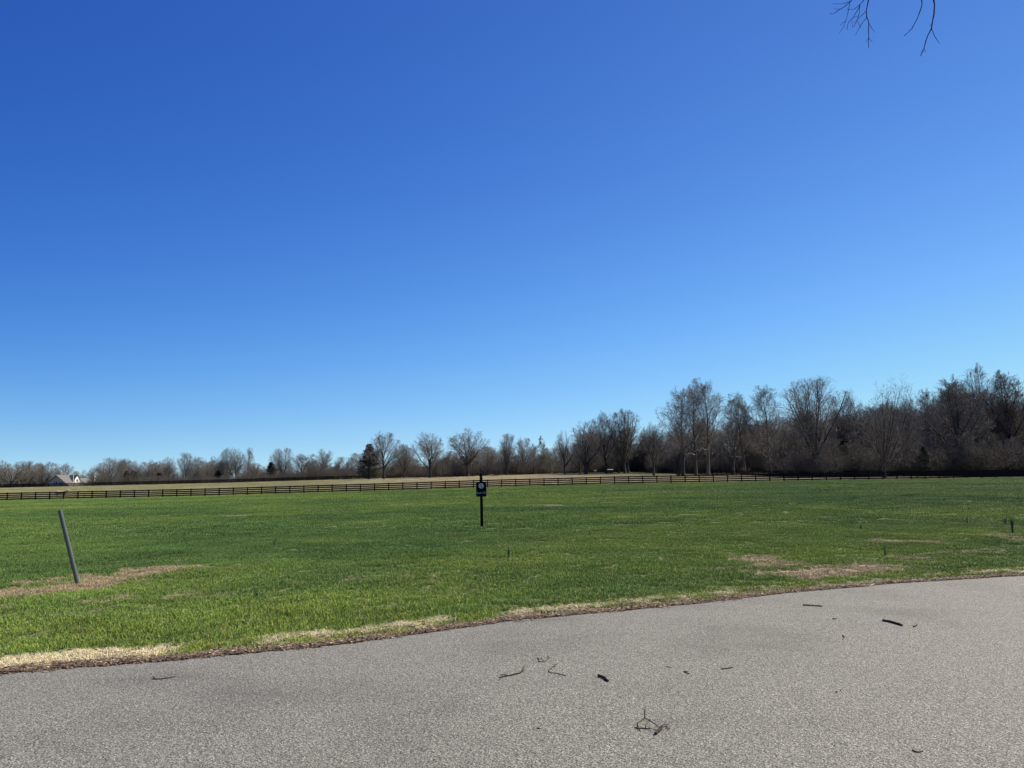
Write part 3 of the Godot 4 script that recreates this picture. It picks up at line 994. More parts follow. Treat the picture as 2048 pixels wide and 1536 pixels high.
# ---------------------------------------------------------------- house and far things
func build_house() -> void:
	var D := 330.0
	var near := spot(139, D)           # the corner nearest to us
	var y0 := near.y
	var root := thing("farmhouse", "grey roofed farmhouse with a white dormer behind the distant pasture fence", "house", Vector3(near.x, y0, near.z))
	root.rotation.y = deg_to_rad(75.0)  # local +x runs along the eave to the right and away, local -z runs along the gable to the left and away
	var eave := rise(140, 971.5, D) - y0
	var ridge := rise(114, 951.0, D + 4.0) - y0
	var W := 13.6
	var L := 9.5
	var L2 := 7.0
	var ridge2 := ridge - 1.35
	var g := Geo.new()
	# walls as a closed block with gable top
	g.prism([Vector3(0, -0.4, 0), Vector3(0, eave, 0), Vector3(0, ridge - 0.15, -W / 2), Vector3(0, eave, -W), Vector3(0, -0.4, -W)], Vector3(L, 0, 0))
	part("wall", g.mesh(M.siding_grey), root)
	g = Geo.new()
	g.prism([Vector3(0, -0.4, -0.6), Vector3(0, eave, -0.6), Vector3(0, ridge2 - 0.2, -W / 2), Vector3(0, eave, -W + 0.6), Vector3(0, -0.4, -W + 0.6)], Vector3(L2, 0, 0))
	part("wall", g.mesh(M.siding_grey), root, Vector3(L + 0.003, 0, 0))
	var roof := Geo.new()
	for s in [[0.0, 0.0, -0.5, L, ridge, W / 2], [0.0, 0.0, L + 0.004, L2 + 0.5, ridge2, W / 2 - 0.6]]:
		var x0: float = s[2]
		var ln: float = s[3] + (0.5 if x0 < 0.0 else 0.0)
		var hw: float = s[5]
		var rg: float = s[4]
		var slope := (rg - eave) / hw
		for side in [1.0, -1.0]:
			var z_e: float = -W / 2 + side * (hw + 0.6)
			var y_e: float = eave - slope * 0.6 + 0.05
			roof.prism([Vector3(x0, y_e, z_e), Vector3(x0, y_e + 0.16, z_e), Vector3(x0, rg + 0.2, -W / 2), Vector3(x0, rg + 0.04, -W / 2)], Vector3(ln, 0, 0))
	var rf := part("roof", roof.mesh(M.roof_shingle), root)
	# white dormer standing on the slope that faces us
	var dg := Geo.new()
	var dz := -1.9
	var dx := 4.6
	var dw := 2.6
	var yb := eave + (ridge - eave) * (-dz) / (W / 2) - 0.3
	dg.prism([Vector3(dx, yb, dz), Vector3(dx + dw, yb, dz), Vector3(dx + dw, yb + 1.9, dz), Vector3(dx + dw / 2, yb + 3.5, dz), Vector3(dx, yb + 1.9, dz)], Vector3(0, 0, -3.6))
	var dm := part("dormer", dg.mesh(M.white_paint), root)
	dg = Geo.new()
	for side in [-1.0, 1.0]:
		var xc := dx + dw / 2
		dg.prism([Vector3(xc, yb + 3.52, dz + 0.25), Vector3(xc + side * (dw / 2 + 0.3), yb + 1.56, dz + 0.25), Vector3(xc + side * (dw / 2 + 0.3), yb + 1.7, dz + 0.25), Vector3(xc, yb + 3.68, dz + 0.25)], Vector3(0, 0, -4.2))
	part("dormer_roof", dg.mesh(M.roof_shingle), dm)
	dg = Geo.new()
	for i in 2:
		for j in 2:
			dg.box(Vector3(dx + dw / 2 - 0.5 + i * 0.53, yb + 0.75 + j * 0.53, dz + 0.004), Vector3(dx + dw / 2 - 0.03 + i * 0.53, yb + 1.22 + j * 0.53, dz + 0.03))
	part("window", dg.mesh(M.window_glass), dm)
	for w in [[-5.6, 0.45, 1.2], [-6.75, 0.9, 1.2], [-8.3, 0.6, 0.95], [-9.3, 0.9, 0.95]]:
		var wg := Geo.new()
		wg.box(Vector3(-0.004, eave + 0.75, -W - w[0] - 0.0 - w[1] / 2), Vector3(-0.03, eave + 0.75 + w[2], -W - w[0] + w[1] / 2))
		part("window", wg.mesh(M.window_glass), root)
	var ch := Geo.new()
	ch.box(Vector3(L + L2 - 1.6, eave + 0.4, -2.6), Vector3(L + L2 - 0.3, eave + 4.0, -1.6))
	ch.box(Vector3(L + L2 - 1.7, eave + 4.0, -2.7), Vector3(L + L2 - 0.2, eave + 4.25, -1.5))
	part("chimney", ch.mesh(M.chimney_stone), rf)
	# porch: white posts under a low roof along the side that faces us
	var pr := Geo.new()
	pr.prism([Vector3(0.4, eave - 0.45, 0.2), Vector3(0.4, eave - 0.85, 2.4), Vector3(0.4, eave - 0.7, 2.4), Vector3(0.4, eave - 0.3, 0.2)], Vector3(L + L2 - 0.8, 0, 0))
	part("porch_roof", pr.mesh(M.roof_shingle), root)
	for i in 6:
		var po := Geo.new()
		po.box(Vector3(0.6 + i * 3.0, -0.3, 2.05), Vector3(0.78 + i * 3.0, eave - 0.8, 2.23))
		part("porch_post", po.mesh(M.white_paint), root)
	# white flag pole before the house
	var at := spot(146, 322)
	var top := rise(146, 949.5, 322) - at.y
	var fp := thing("yard_pole", "slim white pole standing before the farmhouse dormer", "pole", at)
	var pg := Geo.new()
	pg.tube([Vector3(0, -0.3, 0), Vector3(0, top, 0)], [0.11, 0.09], 8)
	part("shaft", pg.mesh(M.white_paint), fp)
	pg = Geo.new()
	pg.tube([Vector3(0, top, 0), Vector3(0, top + 0.05, 0), Vector3(0, top + 0.16, 0), Vector3(0, top + 0.22, 0)], [0.05, 0.13, 0.13, 0.03], 8)
	part("cap", pg.mesh(M.white_paint), fp)

func build_field_things() -> void:
	# a small white board on legs and a low dark field shelter at the edge of the woods
	var at := spot(1191, 256)
	var o := thing("notice_board", "small white board on two short legs at the edge of the woods", "board", at)
	var g := Geo.new()
	g.box(Vector3(-0.42, 0.75, -0.03), Vector3(0.42, 1.2, 0.03))
	part("panel", g.mesh(M.white_paint), o)
	for x in [-0.3, 0.3]:
		g = Geo.new()
		g.box(Vector3(x - 0.035, -0.2, -0.1), Vector3(x + 0.035, 1.1, -0.034))
		part("leg", g.mesh(M.dark_metal), o)
	at = spot(1220, 258)
	o = thing("field_shelter", "low dark shed with a pale roof edge at the foot of the bare oaks", "shed", at)
	g = Geo.new()
	g.box(Vector3(-1.0, -0.2, -0.9), Vector3(1.0, 1.0, 0.9))
	part("wall", g.mesh(M.dark_metal), o)
	g = Geo.new()
	g.prism([Vector3(-1.15, 1.003, 1.1), Vector3(-1.15, 1.06, 1.1), Vector3(-1.15, 1.34, -1.0), Vector3(-1.15, 1.003, -1.0)], Vector3(2.3, 0, 0))
	part("roof", g.mesh(M.roof_shingle), o)

# ---------------------------------------------------------------- horse (one body from smoothly joined tapered bones)
func capsule(p: Vector3, a: Vector3, b: Vector3, ra: float, rb: float) -> float:
	var ab := b - a
	var t := clampf((p - a).dot(ab) / ab.length_squared(), 0.0, 1.0)
	return (p - a - ab * t).length() - lerpf(ra, rb, t)

func nets(bones: Array, cell: float, k: float) -> Geo:
	var lo := Vector3(99, 99, 99)
	var hi := -lo
	for b in bones:
		var r: float = maxf(b[2], b[3]) + cell * 2.0
		for q in [b[0], b[1]]:
			lo = lo.min(q - Vector3(r, r, r))
			hi = hi.max(q + Vector3(r, r, r))
	var n := Vector3i(((hi - lo) / cell).ceil()) + Vector3i.ONE
	var f := PackedFloat32Array()
	f.resize(n.x * n.y * n.z)
	for z in n.z:
		for y in n.y:
			for x in n.x:
				var p := lo + Vector3(x, y, z) * cell
				var d := 9.0
				for b in bones:
					var e := capsule(p, b[0], b[1], b[2], b[3])
					var h := clampf(0.5 + 0.5 * (d - e) / k, 0.0, 1.0)
					d = lerpf(d, e, h) - k * h * (1.0 - h)
				f[x + n.x * (y + n.y * z)] = d
	var g := Geo.new()
	var at := {}
	var sx := 1
	var sy := n.x
	var sz := n.x * n.y
	for z in n.z - 1:
		for y in n.y - 1:
			for x in n.x - 1:
				var i := x + sy * y + sz * z
				var sum := Vector3.ZERO
				var cnt := 0
				for e in [[0, 0, 0, 1, 0, 0], [0, 1, 0, 1, 1, 0], [0, 0, 1, 1, 0, 1], [0, 1, 1, 1, 1, 1], [0, 0, 0, 0, 1, 0], [1, 0, 0, 1, 1, 0], [0, 0, 1, 0, 1, 1], [1, 0, 1, 1, 1, 1], [0, 0, 0, 0, 0, 1], [1, 0, 0, 1, 0, 1], [0, 1, 0, 0, 1, 1], [1, 1, 0, 1, 1, 1]]:
					var va := f[i + e[0] + sy * e[1] + sz * e[2]]
					var vb := f[i + e[3] + sy * e[4] + sz * e[5]]
					if (va < 0.0) != (vb < 0.0):
						sum += Vector3(e[0], e[1], e[2]).lerp(Vector3(e[3], e[4], e[5]), va / (va - vb))
						cnt += 1
				if cnt:
					var gr := Vector3(f[i + 1] - f[i], f[i + sy] - f[i], f[i + sz] - f[i]).normalized()
					at[i] = g.vert(lo + (Vector3(x, y, z) + sum / cnt) * cell, gr)
	for z in range(1, n.z - 1):
		for y in range(1, n.y - 1):
			for x in range(1, n.x - 1):
				var i := x + sy * y + sz * z
				for e in [[sx, sy, sz], [sy, sz, sx], [sz, sx, sy]]:
					if (f[i] < 0.0) != (f[i + e[0]] < 0.0):
						var q := [at.get(i), at.get(i - e[1]), at.get(i - e[1] - e[2]), at.get(i - e[2])]
						if not q.has(null):
							g.tri(q[0], q[1], q[2])
							g.tri(q[0], q[2], q[3])
	return g

func build_horse() -> void:
	var at := spot(124, 136.6)
	var root := thing("horse", "pale palomino horse standing behind the front fence with its head raised", "horse", at)
	root.rotation.y = deg_to_rad(8.0)
	# local +x is where it faces
	var b := []
	b.append([Vector3(-0.62, 1.18, 0), Vector3(-0.15, 1.10, 0), 0.30, 0.30])
	b.append([Vector3(-0.15, 1.10, 0), Vector3(0.42, 1.12, 0), 0.30, 0.31])
	b.append([Vector3(-0.72, 1.20, 0.1), Vector3(-0.62, 1.02, 0.12), 0.22, 0.2])
	b.append([Vector3(-0.72, 1.20, -0.1), Vector3(-0.62, 1.02, -0.12), 0.22, 0.2])
	b.append([Vector3(0.40, 1.22, 0), Vector3(0.62, 1.08, 0), 0.24, 0.22])
	b.append([Vector3(0.55, 1.22, 0), Vector3(0.98, 1.56, 0), 0.21, 0.12])
	b.append([Vector3(0.98, 1.58, 0), Vector3(1.13, 1.52, 0), 0.115, 0.10])
	b.append([Vector3(1.13, 1.52, 0), Vector3(1.36, 1.30, 0), 0.085, 0.06])
	for s in [-1.0, 1.0]:
		b.append([Vector3(1.0, 1.66, 0.05 * s), Vector3(1.02, 1.79, 0.07 * s), 0.03, 0.012])
		var fx: float = 0.50 + 0.05 * s
		b.append([Vector3(fx, 1.0, 0.15 * s), Vector3(fx + 0.03, 0.52, 0.15 * s), 0.13, 0.06])
		b.append([Vector3(fx + 0.03, 0.52, 0.15 * s), Vector3(fx + 0.02, 0.14, 0.15 * s), 0.05, 0.04])
		b.append([Vector3(fx + 0.02, 0.14, 0.15 * s), Vector3(fx + 0.07, 0.04, 0.15 * s), 0.045, 0.055])
		var hx: float = -0.70 + 0.06 * s
		b.append([Vector3(hx, 1.0, 0.15 * s), Vector3(hx + 0.06, 0.78, 0.15 * s), 0.19, 0.12])
		b.append([Vector3(hx + 0.06, 0.78, 0.15 * s), Vector3(hx - 0.12, 0.54, 0.15 * s), 0.10, 0.06])
		b.append([Vector3(hx - 0.12, 0.54, 0.15 * s), Vector3(hx - 0.10, 0.14, 0.15 * s), 0.055, 0.04])
		b.append([Vector3(hx - 0.10, 0.14, 0.15 * s), Vector3(hx - 0.04, 0.04, 0.15 * s), 0.045, 0.055])
	part("body", nets(b, 0.045, 0.06).mesh(M.horse_coat), root)
	var mane := nets([[Vector3(0.55, 1.42, 0.04), Vector3(0.93, 1.70, 0.03), 0.09, 0.05], [Vector3(0.62, 1.36, 0.14), Vector3(0.92, 1.58, 0.1), 0.08, 0.05]], 0.04, 0.05)
	part("mane", mane.mesh(M.horse_mane), root)
	var tail := nets([[Vector3(-0.93, 1.30, 0), Vector3(-1.05, 1.05, 0), 0.05, 0.08], [Vector3(-1.05, 1.05, 0), Vector3(-1.04, 0.55, 0), 0.08, 0.03]], 0.04, 0.05)
	part("tail", tail.mesh(M.horse_mane), root)

# ---------------------------------------------------------------- lot sign
func build_sign() -> void:
	var at := ground_at(964.0, 1055.0)
	at.y = lawn_y(at.x, -at.z)
	var px := -at.z / F
	var root := thing("lot_sign", "black lot sign on a black post with a pointed finial in the green lawn", "sign", at)
	root.rotation.z = deg_to_rad(0.4)
	var g := Geo.new()
	var top := 108.0 * px
	var r := 0.046
	var c := 0.006
	var ring := [Vector3(-r, 0, -r + c), Vector3(-r + c, 0, -r), Vector3(r - c, 0, -r), Vector3(r, 0, -r + c), Vector3(r, 0, r - c), Vector3(r - c, 0, r), Vector3(-r + c, 0, r), Vector3(-r, 0, r - c)]
	var low := []
	for p in ring:
		low.append(p + Vector3(0, -0.25, 0))
	g.prism(low, Vector3(0, 0.25 + top - 0.155, 0))
	part("post", g.mesh(M.black_paint), root)
	# turned finial: neck, bead and gothic point, four sided
	g = Geo.new()
	var prof := [[0.0, 0.046], [0.004, 0.03], [0.03, 0.03], [0.036, 0.044], [0.05, 0.048], [0.085, 0.043], [0.12, 0.026], [0.155, 0.003]]
	var pts := []
	var rad := []
	for p in prof:
		pts.append(Vector3(0, top - 0.155 + p[0], 0))
		rad.append(p[1] * 1.32)
	g.tube(pts, rad, 8, false)
	part("finial", g.mesh(M.black_paint), root)
	var yb := 60.5 * px
	var yt := 89.5 * px
	var hw := 10.0 * px
	g = Geo.new()
	g.prism([Vector3(-hw + 0.006, yb, 0.05), Vector3(hw - 0.006, yb, 0.05), Vector3(hw, yb + 0.006, 0.05), Vector3(hw, yt - 0.006, 0.05), Vector3(hw - 0.006, yt, 0.05), Vector3(-hw + 0.006, yt, 0.05), Vector3(-hw, yt - 0.006, 0.05), Vector3(-hw, yb + 0.006, 0.05)], Vector3(0, 0, 0.02))
	var panel := part("panel", g.mesh(M.black_paint), root)
	# pale round emblem with a bent tree like figure
	var cy := yb + 21.0 * px
	var er := 5.2 * px
	g = Geo.new()
	var disc := []
	for i in 32:
		disc.append(Vector3(cos(TAU * i / 32) * er, cy + sin(TAU * i / 32) * er, 0.0705))
	g.prism(disc, Vector3(0, 0, 0.003))
	part("emblem", g.mesh(M.sign_disc), panel)
	g = Geo.new()
	var z := 0.0742
	g.prism([Vector3(-0.002, cy - 0.055, z), Vector3(0.02, cy - 0.055, z), Vector3(0.012, cy + 0.03, z), Vector3(0.0, cy + 0.03, z)], Vector3(0, 0, 0.002))
	g.prism([Vector3(0.003, cy + 0.055, z), Vector3(0.012, cy + 0.03, z), Vector3(-0.03, cy + 0.02, z), Vector3(-0.026, cy + 0.035, z)], Vector3(0, 0, 0.002))
	g.prism([Vector3(-0.03, cy + 0.02, z), Vector3(-0.018, cy + 0.028, z), Vector3(-0.042, cy - 0.008, z), Vector3(-0.052, cy - 0.002, z)], Vector3(0, 0, 0.002))
	g.prism([Vector3(0.018, cy - 0.045, z), Vector3(0.04, cy - 0.05, z), Vector3(0.038, cy - 0.056, z), Vector3(0.016, cy - 0.056, z)], Vector3(0, 0, 0.002))
	part("emblem_figure", g.mesh(M.sign_mark), panel)
	var tm := TextMesh.new()
	tm.text = "Lot 11"
	var font := SystemFont.new()
	font.font_names = PackedStringArray(["Droid Serif"])
	font.font_italic = true
	tm.font = font
	tm.font_size = 32
	tm.pixel_size = 0.0027
	tm.depth = 0.003
	tm.material = M.sign_letter
	var tx := part("lettering", tm, panel, Vector3(0, yb + 7.3 * px, 0.072))
	tx.scale = Vector3(1.2, 1.0, 1.0)

func build_pipe_and_stakes() -> void:
	var at := ground_at(155.5, 1172.0)
	at.y = lawn_y(at.x, -at.z)
	var px := -at.z / F
	var top := Vector3(-36.0 * px, 143.0 * px, 0.1)
	var root := thing("leaning_pipe", "grey plastic pipe leaning in a bare brown patch of the lawn", "pipe", at)
	var g := Geo.new()
	var dir := top.normalized()
	var s := dir.cross(Vector3.BACK).normalized()
	var u := s.cross(dir).normalized()
	var R := 0.033
	# open tube: outer wall, rim, inner wall
	g.tube([-dir * 0.25, top * 0.5, top], [R, R, R], 24, false)
	part("pipe", g.mesh(M.pipe_grey), root)
	g = Geo.new()
	g.tube([top - dir * 0.3, top], [R - 0.006, R - 0.006], 20, false)
	for i in g.n.size():
		g.n[i] = -g.n[i]
	part("bore", g.mesh(M.dark_metal), root)
	g = Geo.new()
	for i in 24:
		var a0 := TAU * i / 24
		var a1 := TAU * (i + 1) / 24
		var e0 := s * cos(a0) + u * sin(a0)
		var e1 := s * cos(a1) + u * sin(a1)
		g.face(top + e0 * R, top + e1 * R, top + e1 * (R - 0.006), top + e0 * (R - 0.006), dir)
	part("rim", g.mesh(M.pipe_grey), root)
	# worn lettering printed down the shaded flank
	g = Geo.new()
	rng.seed = 5
	var o := (-s * 0.62 if s.x > 0.0 else s * 0.62) + u * (0.78 if u.z > 0.0 else -0.78)
	o = o.normalized()
	var across := dir.cross(o).normalized()
	var k := 0.05
	while k < 0.36:
		var h := rng.randf_range(0.008, 0.014)
		var c := top - dir * k + o * (R + 0.0008)
		var wv := rng.randf_range(0.006, 0.011)
		g.face(c - across * wv, c + across * wv, c + across * wv - dir * h * 0.4, c - across * wv - dir * h * 0.4, o)
		if rng.randf() < 0.6:
			g.face(c + across * wv * 0.5, c + across * wv, c + across * wv - dir * h, c + across * wv * 0.5 - dir * h, o)
		k += h + rng.randf_range(0.004, 0.01)
	part("printed_marking", g.mesh(M.white_print), root)
	# thin marker rods
	for a in [[573.0, 1003.0, -2.6, 29.0, 0.012, "thin dark metal rod leaning in the lawn before the fence"], [1200.5, 1012.0, -0.6, 9.5, 0.014, "short dark stake stub in the lawn beyond the sign"]]:
		var p := ground_at(a[0], a[1])
		p.y = lawn_y(p.x, -p.z)
		var q: float = -p.z / F
		var st := thing("marker_stake", a[5], "stake", p)
		var tp := Vector3(a[2] * q, a[3] * q, 0)
		var gg := Geo.new()
		gg.tube([Vector3(0, -0.2, 0), tp * 0.93], [a[4], a[4]], 7)
		part("rod", gg.mesh(M.dark_metal), st)
		gg = Geo.new()
		gg.tube([tp * 0.931, tp * 0.97, tp], [a[4] * 1.25, a[4] * 1.25, a[4] * 0.8], 7)
		part("tip", gg.mesh(M.dark_metal), st)

func build_leaf_clumps() -> void:
	rng.seed = 77
	var i := 0
	for a in [[2026, 1066, 34, 14, "tallest dark daffodil leaf clump beside a thin brown patch of lawn"], [2012, 1053, 20, 14, "broad daffodil leaf clump just behind the tallest one"], [1936, 1050, 16, 13, "spreading daffodil leaf clump alone in smooth lawn"], [2037, 998, 14, 8, ""], [1771, 1113, 18, 8, "daffodil leaf clump above the reddish brown dead patch"], [1722, 1064, 12, 7, ""], [1938, 1023, 10, 6, ""], [1019, 1118, 22, 15, "loose blue green leaf clump between the sign and the road"], [549, 1098, 18, 11, "blue green leaf clump between the leaning pipe and the sign"], [514, 1196, 11, 26, "low dark weed rosette near the straw coloured verge"], [1180, 1074, 12, 8, ""]]:
		var p := ground_at(a[0], a[1])
		p.y = lawn_y(p.x, -p.z)
		var px := -p.z / F
		var root := thing("daffodil_clump", a[4] if a[4] else "small far daffodil leaf clump in the lawn", "plant", p, "" if a[4] else "small far leaf clumps in the lawn")
		for k in 16:
			var g := Geo.new()
			var an := rng.randf() * TAU
			var out := Vector3(cos(an), 0, sin(an))
			var high: float = a[2] * px * rng.randf_range(0.55, 1.08)
			var reach: float = a[3] * 0.5 * px * rng.randf_range(0.2, 1.1)
			var side := out.cross(Vector3.UP).rotated(Vector3.UP, rng.randf_range(-0.8, 0.8)) * 0.0055
			var b0 := out * 0.02
			var b1 := out * reach * 0.35 + Vector3.UP * high * 0.6
			var b2 := out * reach + Vector3.UP * high
			var nn := out * 0.8 + Vector3.UP * 0.4
			g.face(b0 - side, b0 + side, b1 + side, b1 - side, nn.normalized())
			g.face(b1 - side, b1 + side, b2 + side * 0.3, b2 - side * 0.3, nn.normalized())
			part("leaf", g.mesh(M.daffodil_leaf), root)
		i += 1

# ---------------------------------------------------------------- fallen sticks on the road
func road_y(x: float, d: float) -> float:
	var w := clampf((edge_d(x) - d) * 0.92, 0.0, 6.6)
	return 0.035 * (1.0 - pow((w - 3.3) / 3.3, 2.0)) + 0.004 + 0.004 * noise_a.get_noise_2d(x * 3.0, d * 3.0)

func on_road(u: float, v: float) -> Vector3:
	var d := ray(u, v)
	var k := EYE / -d.y
	for i in 4:
		var p := d * k
		k = (EYE - road_y(p.x, -p.z)) / -d.y
	return Vector3(0, EYE, 0) + d * k

func build_sticks() -> void:
	rng.seed = 31
	var list := [
		["long straight twig lying by itself on the asphalt near the littered verge", 0.006, "stick", [[[305, 1359], [318, 1359], [335, 1357], [353, 1353.5]], [[309, 1357], [305, 1355]]]],
		["curved forked stick on the asphalt beside the thin twigs", 0.0075, "stick", [[[1047, 1342], [1040, 1347], [1028, 1350], [1018, 1352], [998, 1356.5]], [[1018, 1352], [1008, 1351], [1000, 1351.5]], [[1043, 1345], [1048, 1336], [1049, 1333]]]],
		["thin zigzag twig with a triangular loop on the asphalt", 0.0042, "stick", [[[1075, 1316], [1078, 1320], [1078, 1324], [1088, 1324.5], [1099, 1316.5]], [[1079, 1320], [1082, 1317], [1085, 1319], [1088, 1324]], [[1098, 1317], [1096, 1314], [1096.5, 1311]]]],
		["thin twig bent to a sharp angle on the asphalt", 0.0045, "stick", [[[1112, 1329], [1106, 1334], [1101, 1339], [1097, 1342], [1099, 1345], [1115, 1348], [1132, 1352]], [[1108, 1332], [1111, 1335]]]],
		["short thick black piece of bark on the asphalt", 0.0135, "stick", [[[1197, 1353], [1204, 1355], [1211, 1359], [1217, 1364]]]],
		["tiny dark twig chip beside the small forked twig", 0.004, "stick", [[[1332, 1334], [1343, 1335.5]]]],
		["small dark forked twig piece on the asphalt", 0.006, "stick", [[[1368, 1344], [1374, 1346.5], [1380, 1348.5]], [[1370, 1345], [1377, 1345]]]],
		["short straight twig with a knobbed end on the asphalt", 0.006, "stick", [[[1442, 1339], [1454, 1337.5], [1462, 1336.5], [1467, 1335]]]],
		["long thin straight stick on the asphalt toward the reddish patch", 0.011, "stick", [[[1606, 1211], [1622, 1212], [1645, 1213.5]]]],
		["thickest straight dark stick on the asphalt", 0.015, "stick", [[[1766, 1242], [1785, 1246], [1805, 1252.5]]]],
		["small dark chip beside the thickest straight stick", 0.009, "stick", [[[1827, 1254.5], [1833, 1252], [1834, 1250]]]],
		["tiny dark chip between the two straight sticks", 0.007, "stick", [[[1665, 1238], [1673, 1239]]]],
		["small hooked twig bit on the asphalt", 0.006, "stick", [[[1685, 1271.5], [1689, 1275], [1685, 1280]]]],
		["branching twig cluster with a thick broken butt on the asphalt", 0.0045, "stick", [[[1269, 1456], [1277, 1457.5], [1300, 1458.5], [1303, 1458.5]], [[1277, 1457], [1275, 1447], [1290, 1437.5], [1301, 1443], [1312, 1450], [1319, 1456]], [[1290, 1437.5], [1290.5, 1430], [1290, 1418]], [[1292, 1458], [1292, 1451], [1295, 1448]], [[1319, 1456], [1329, 1455], [1333, 1454.5], [1338, 1445]], [[1333, 1456], [1341, 1461]], [[1300.5, 1443], [1300.5, 1439]], [[1307, 1460], [1316, 1461.5]], [[1276, 1457.5], [1282, 1464]], [[1320, 1456], [1327, 1451.5], [1334, 1451.5]]]],
		["curled dry leaf scrap on the asphalt", 0.006, "stick_grey", [[[1826, 1500], [1830, 1504], [1837, 1505], [1846, 1503]]]],
		["tiny dark speck of bark on open asphalt", 0.006, "stick", [[[1672, 1385], [1675, 1384.5]], [[1681, 1382.5], [1684, 1381.5]]]],
		["little round dark chip on the asphalt near the forked stick", 0.006, "stick_grey", [[[1074, 1457], [1081, 1459]]]],
		["dark broken stick poking out of the leaf litter at the road edge", 0.011, "stick", [[[697, 1272], [703, 1278], [712, 1282]], [[724, 1264], [725, 1275]]]],
		["pale peeled twig lying along the asphalt edge", 0.008, "horse_mane", [[[1668, 1172.5], [1694, 1172]]]],
		["pale forked twig at the asphalt edge", 0.008, "horse_mane", [[[1722, 1171], [1741, 1171.5], [1750, 1168]]]],
	]
	for s in list:
		var first: Array = s[3][0]
		var mid: Array = first[0]
		var org := on_road(mid[0], mid[1])
		var root := thing("fallen_stick", s[0], "stick", org, "")
		var r: float = s[1] * 0.8
		for b in s[3].size():
			var line: Array = s[3][b]
			var pts := []
			var rad := []
			var rr: float = r * (1.0 if b == 0 else 0.72)
			for i in line.size():
				var p := on_road(line[i][0], line[i][1])
				var t := float(i) / maxf(1.0, line.size() - 1)
				rad.append(rr * (1.0 - 0.25 * t) * rng.randf_range(0.9, 1.1))
				pts.append(p - org + Vector3(0, rr * 0.85 + (rng.randf() * 0.006 if b > 0 else 0.0), 0))
			# subdivide for a knobbly line
			var fp := []
			var fr := []
			for i in pts.size() - 1:
				for j in 3:
					var t := j / 3.0
					var jit := Vector3(rng.randf_range(-1, 1), 0.4 * rng.randf(), rng.randf_range(-1, 1)) * rr * (0.5 if j > 0 else 0.0)
					fp.append((pts[i] as Vector3).lerp(pts[i + 1], t) + jit)
					fr.append(lerpf(rad[i], rad[i + 1], t) * rng.randf_range(0.85, 1.12))
			fp.append(pts[-1])
			fr.append(rad[-1] * 0.8)
			var g := Geo.new()
			g.tube(fp, fr, 6)
			part("stem" if b == 0 else "side_twig", g.mesh(M[s[2]]), root)
		if s[0].begins_with("branching"):
			var g := Geo.new()
			g.tube([on_road(1311, 1470.5) - org + Vector3(0, 0.01, 0), on_road(1317, 1465) - org + Vector3(0, 0.012, 0), on_road(1323, 1460) - org + Vector3(0, 0.01, 0)], [0.009, 0.011, 0.007], 7)
			part("butt", g.mesh(M.stick), root)

# ---------------------------------------------------------------- overhanging tree, only the tips of its twigs hang into view
func air(u: float, v: float, dist: float) -> Vector3:
	var d := ray(u, v)
	return Vector3(0, EYE, 0) + d * (dist / -d.z)

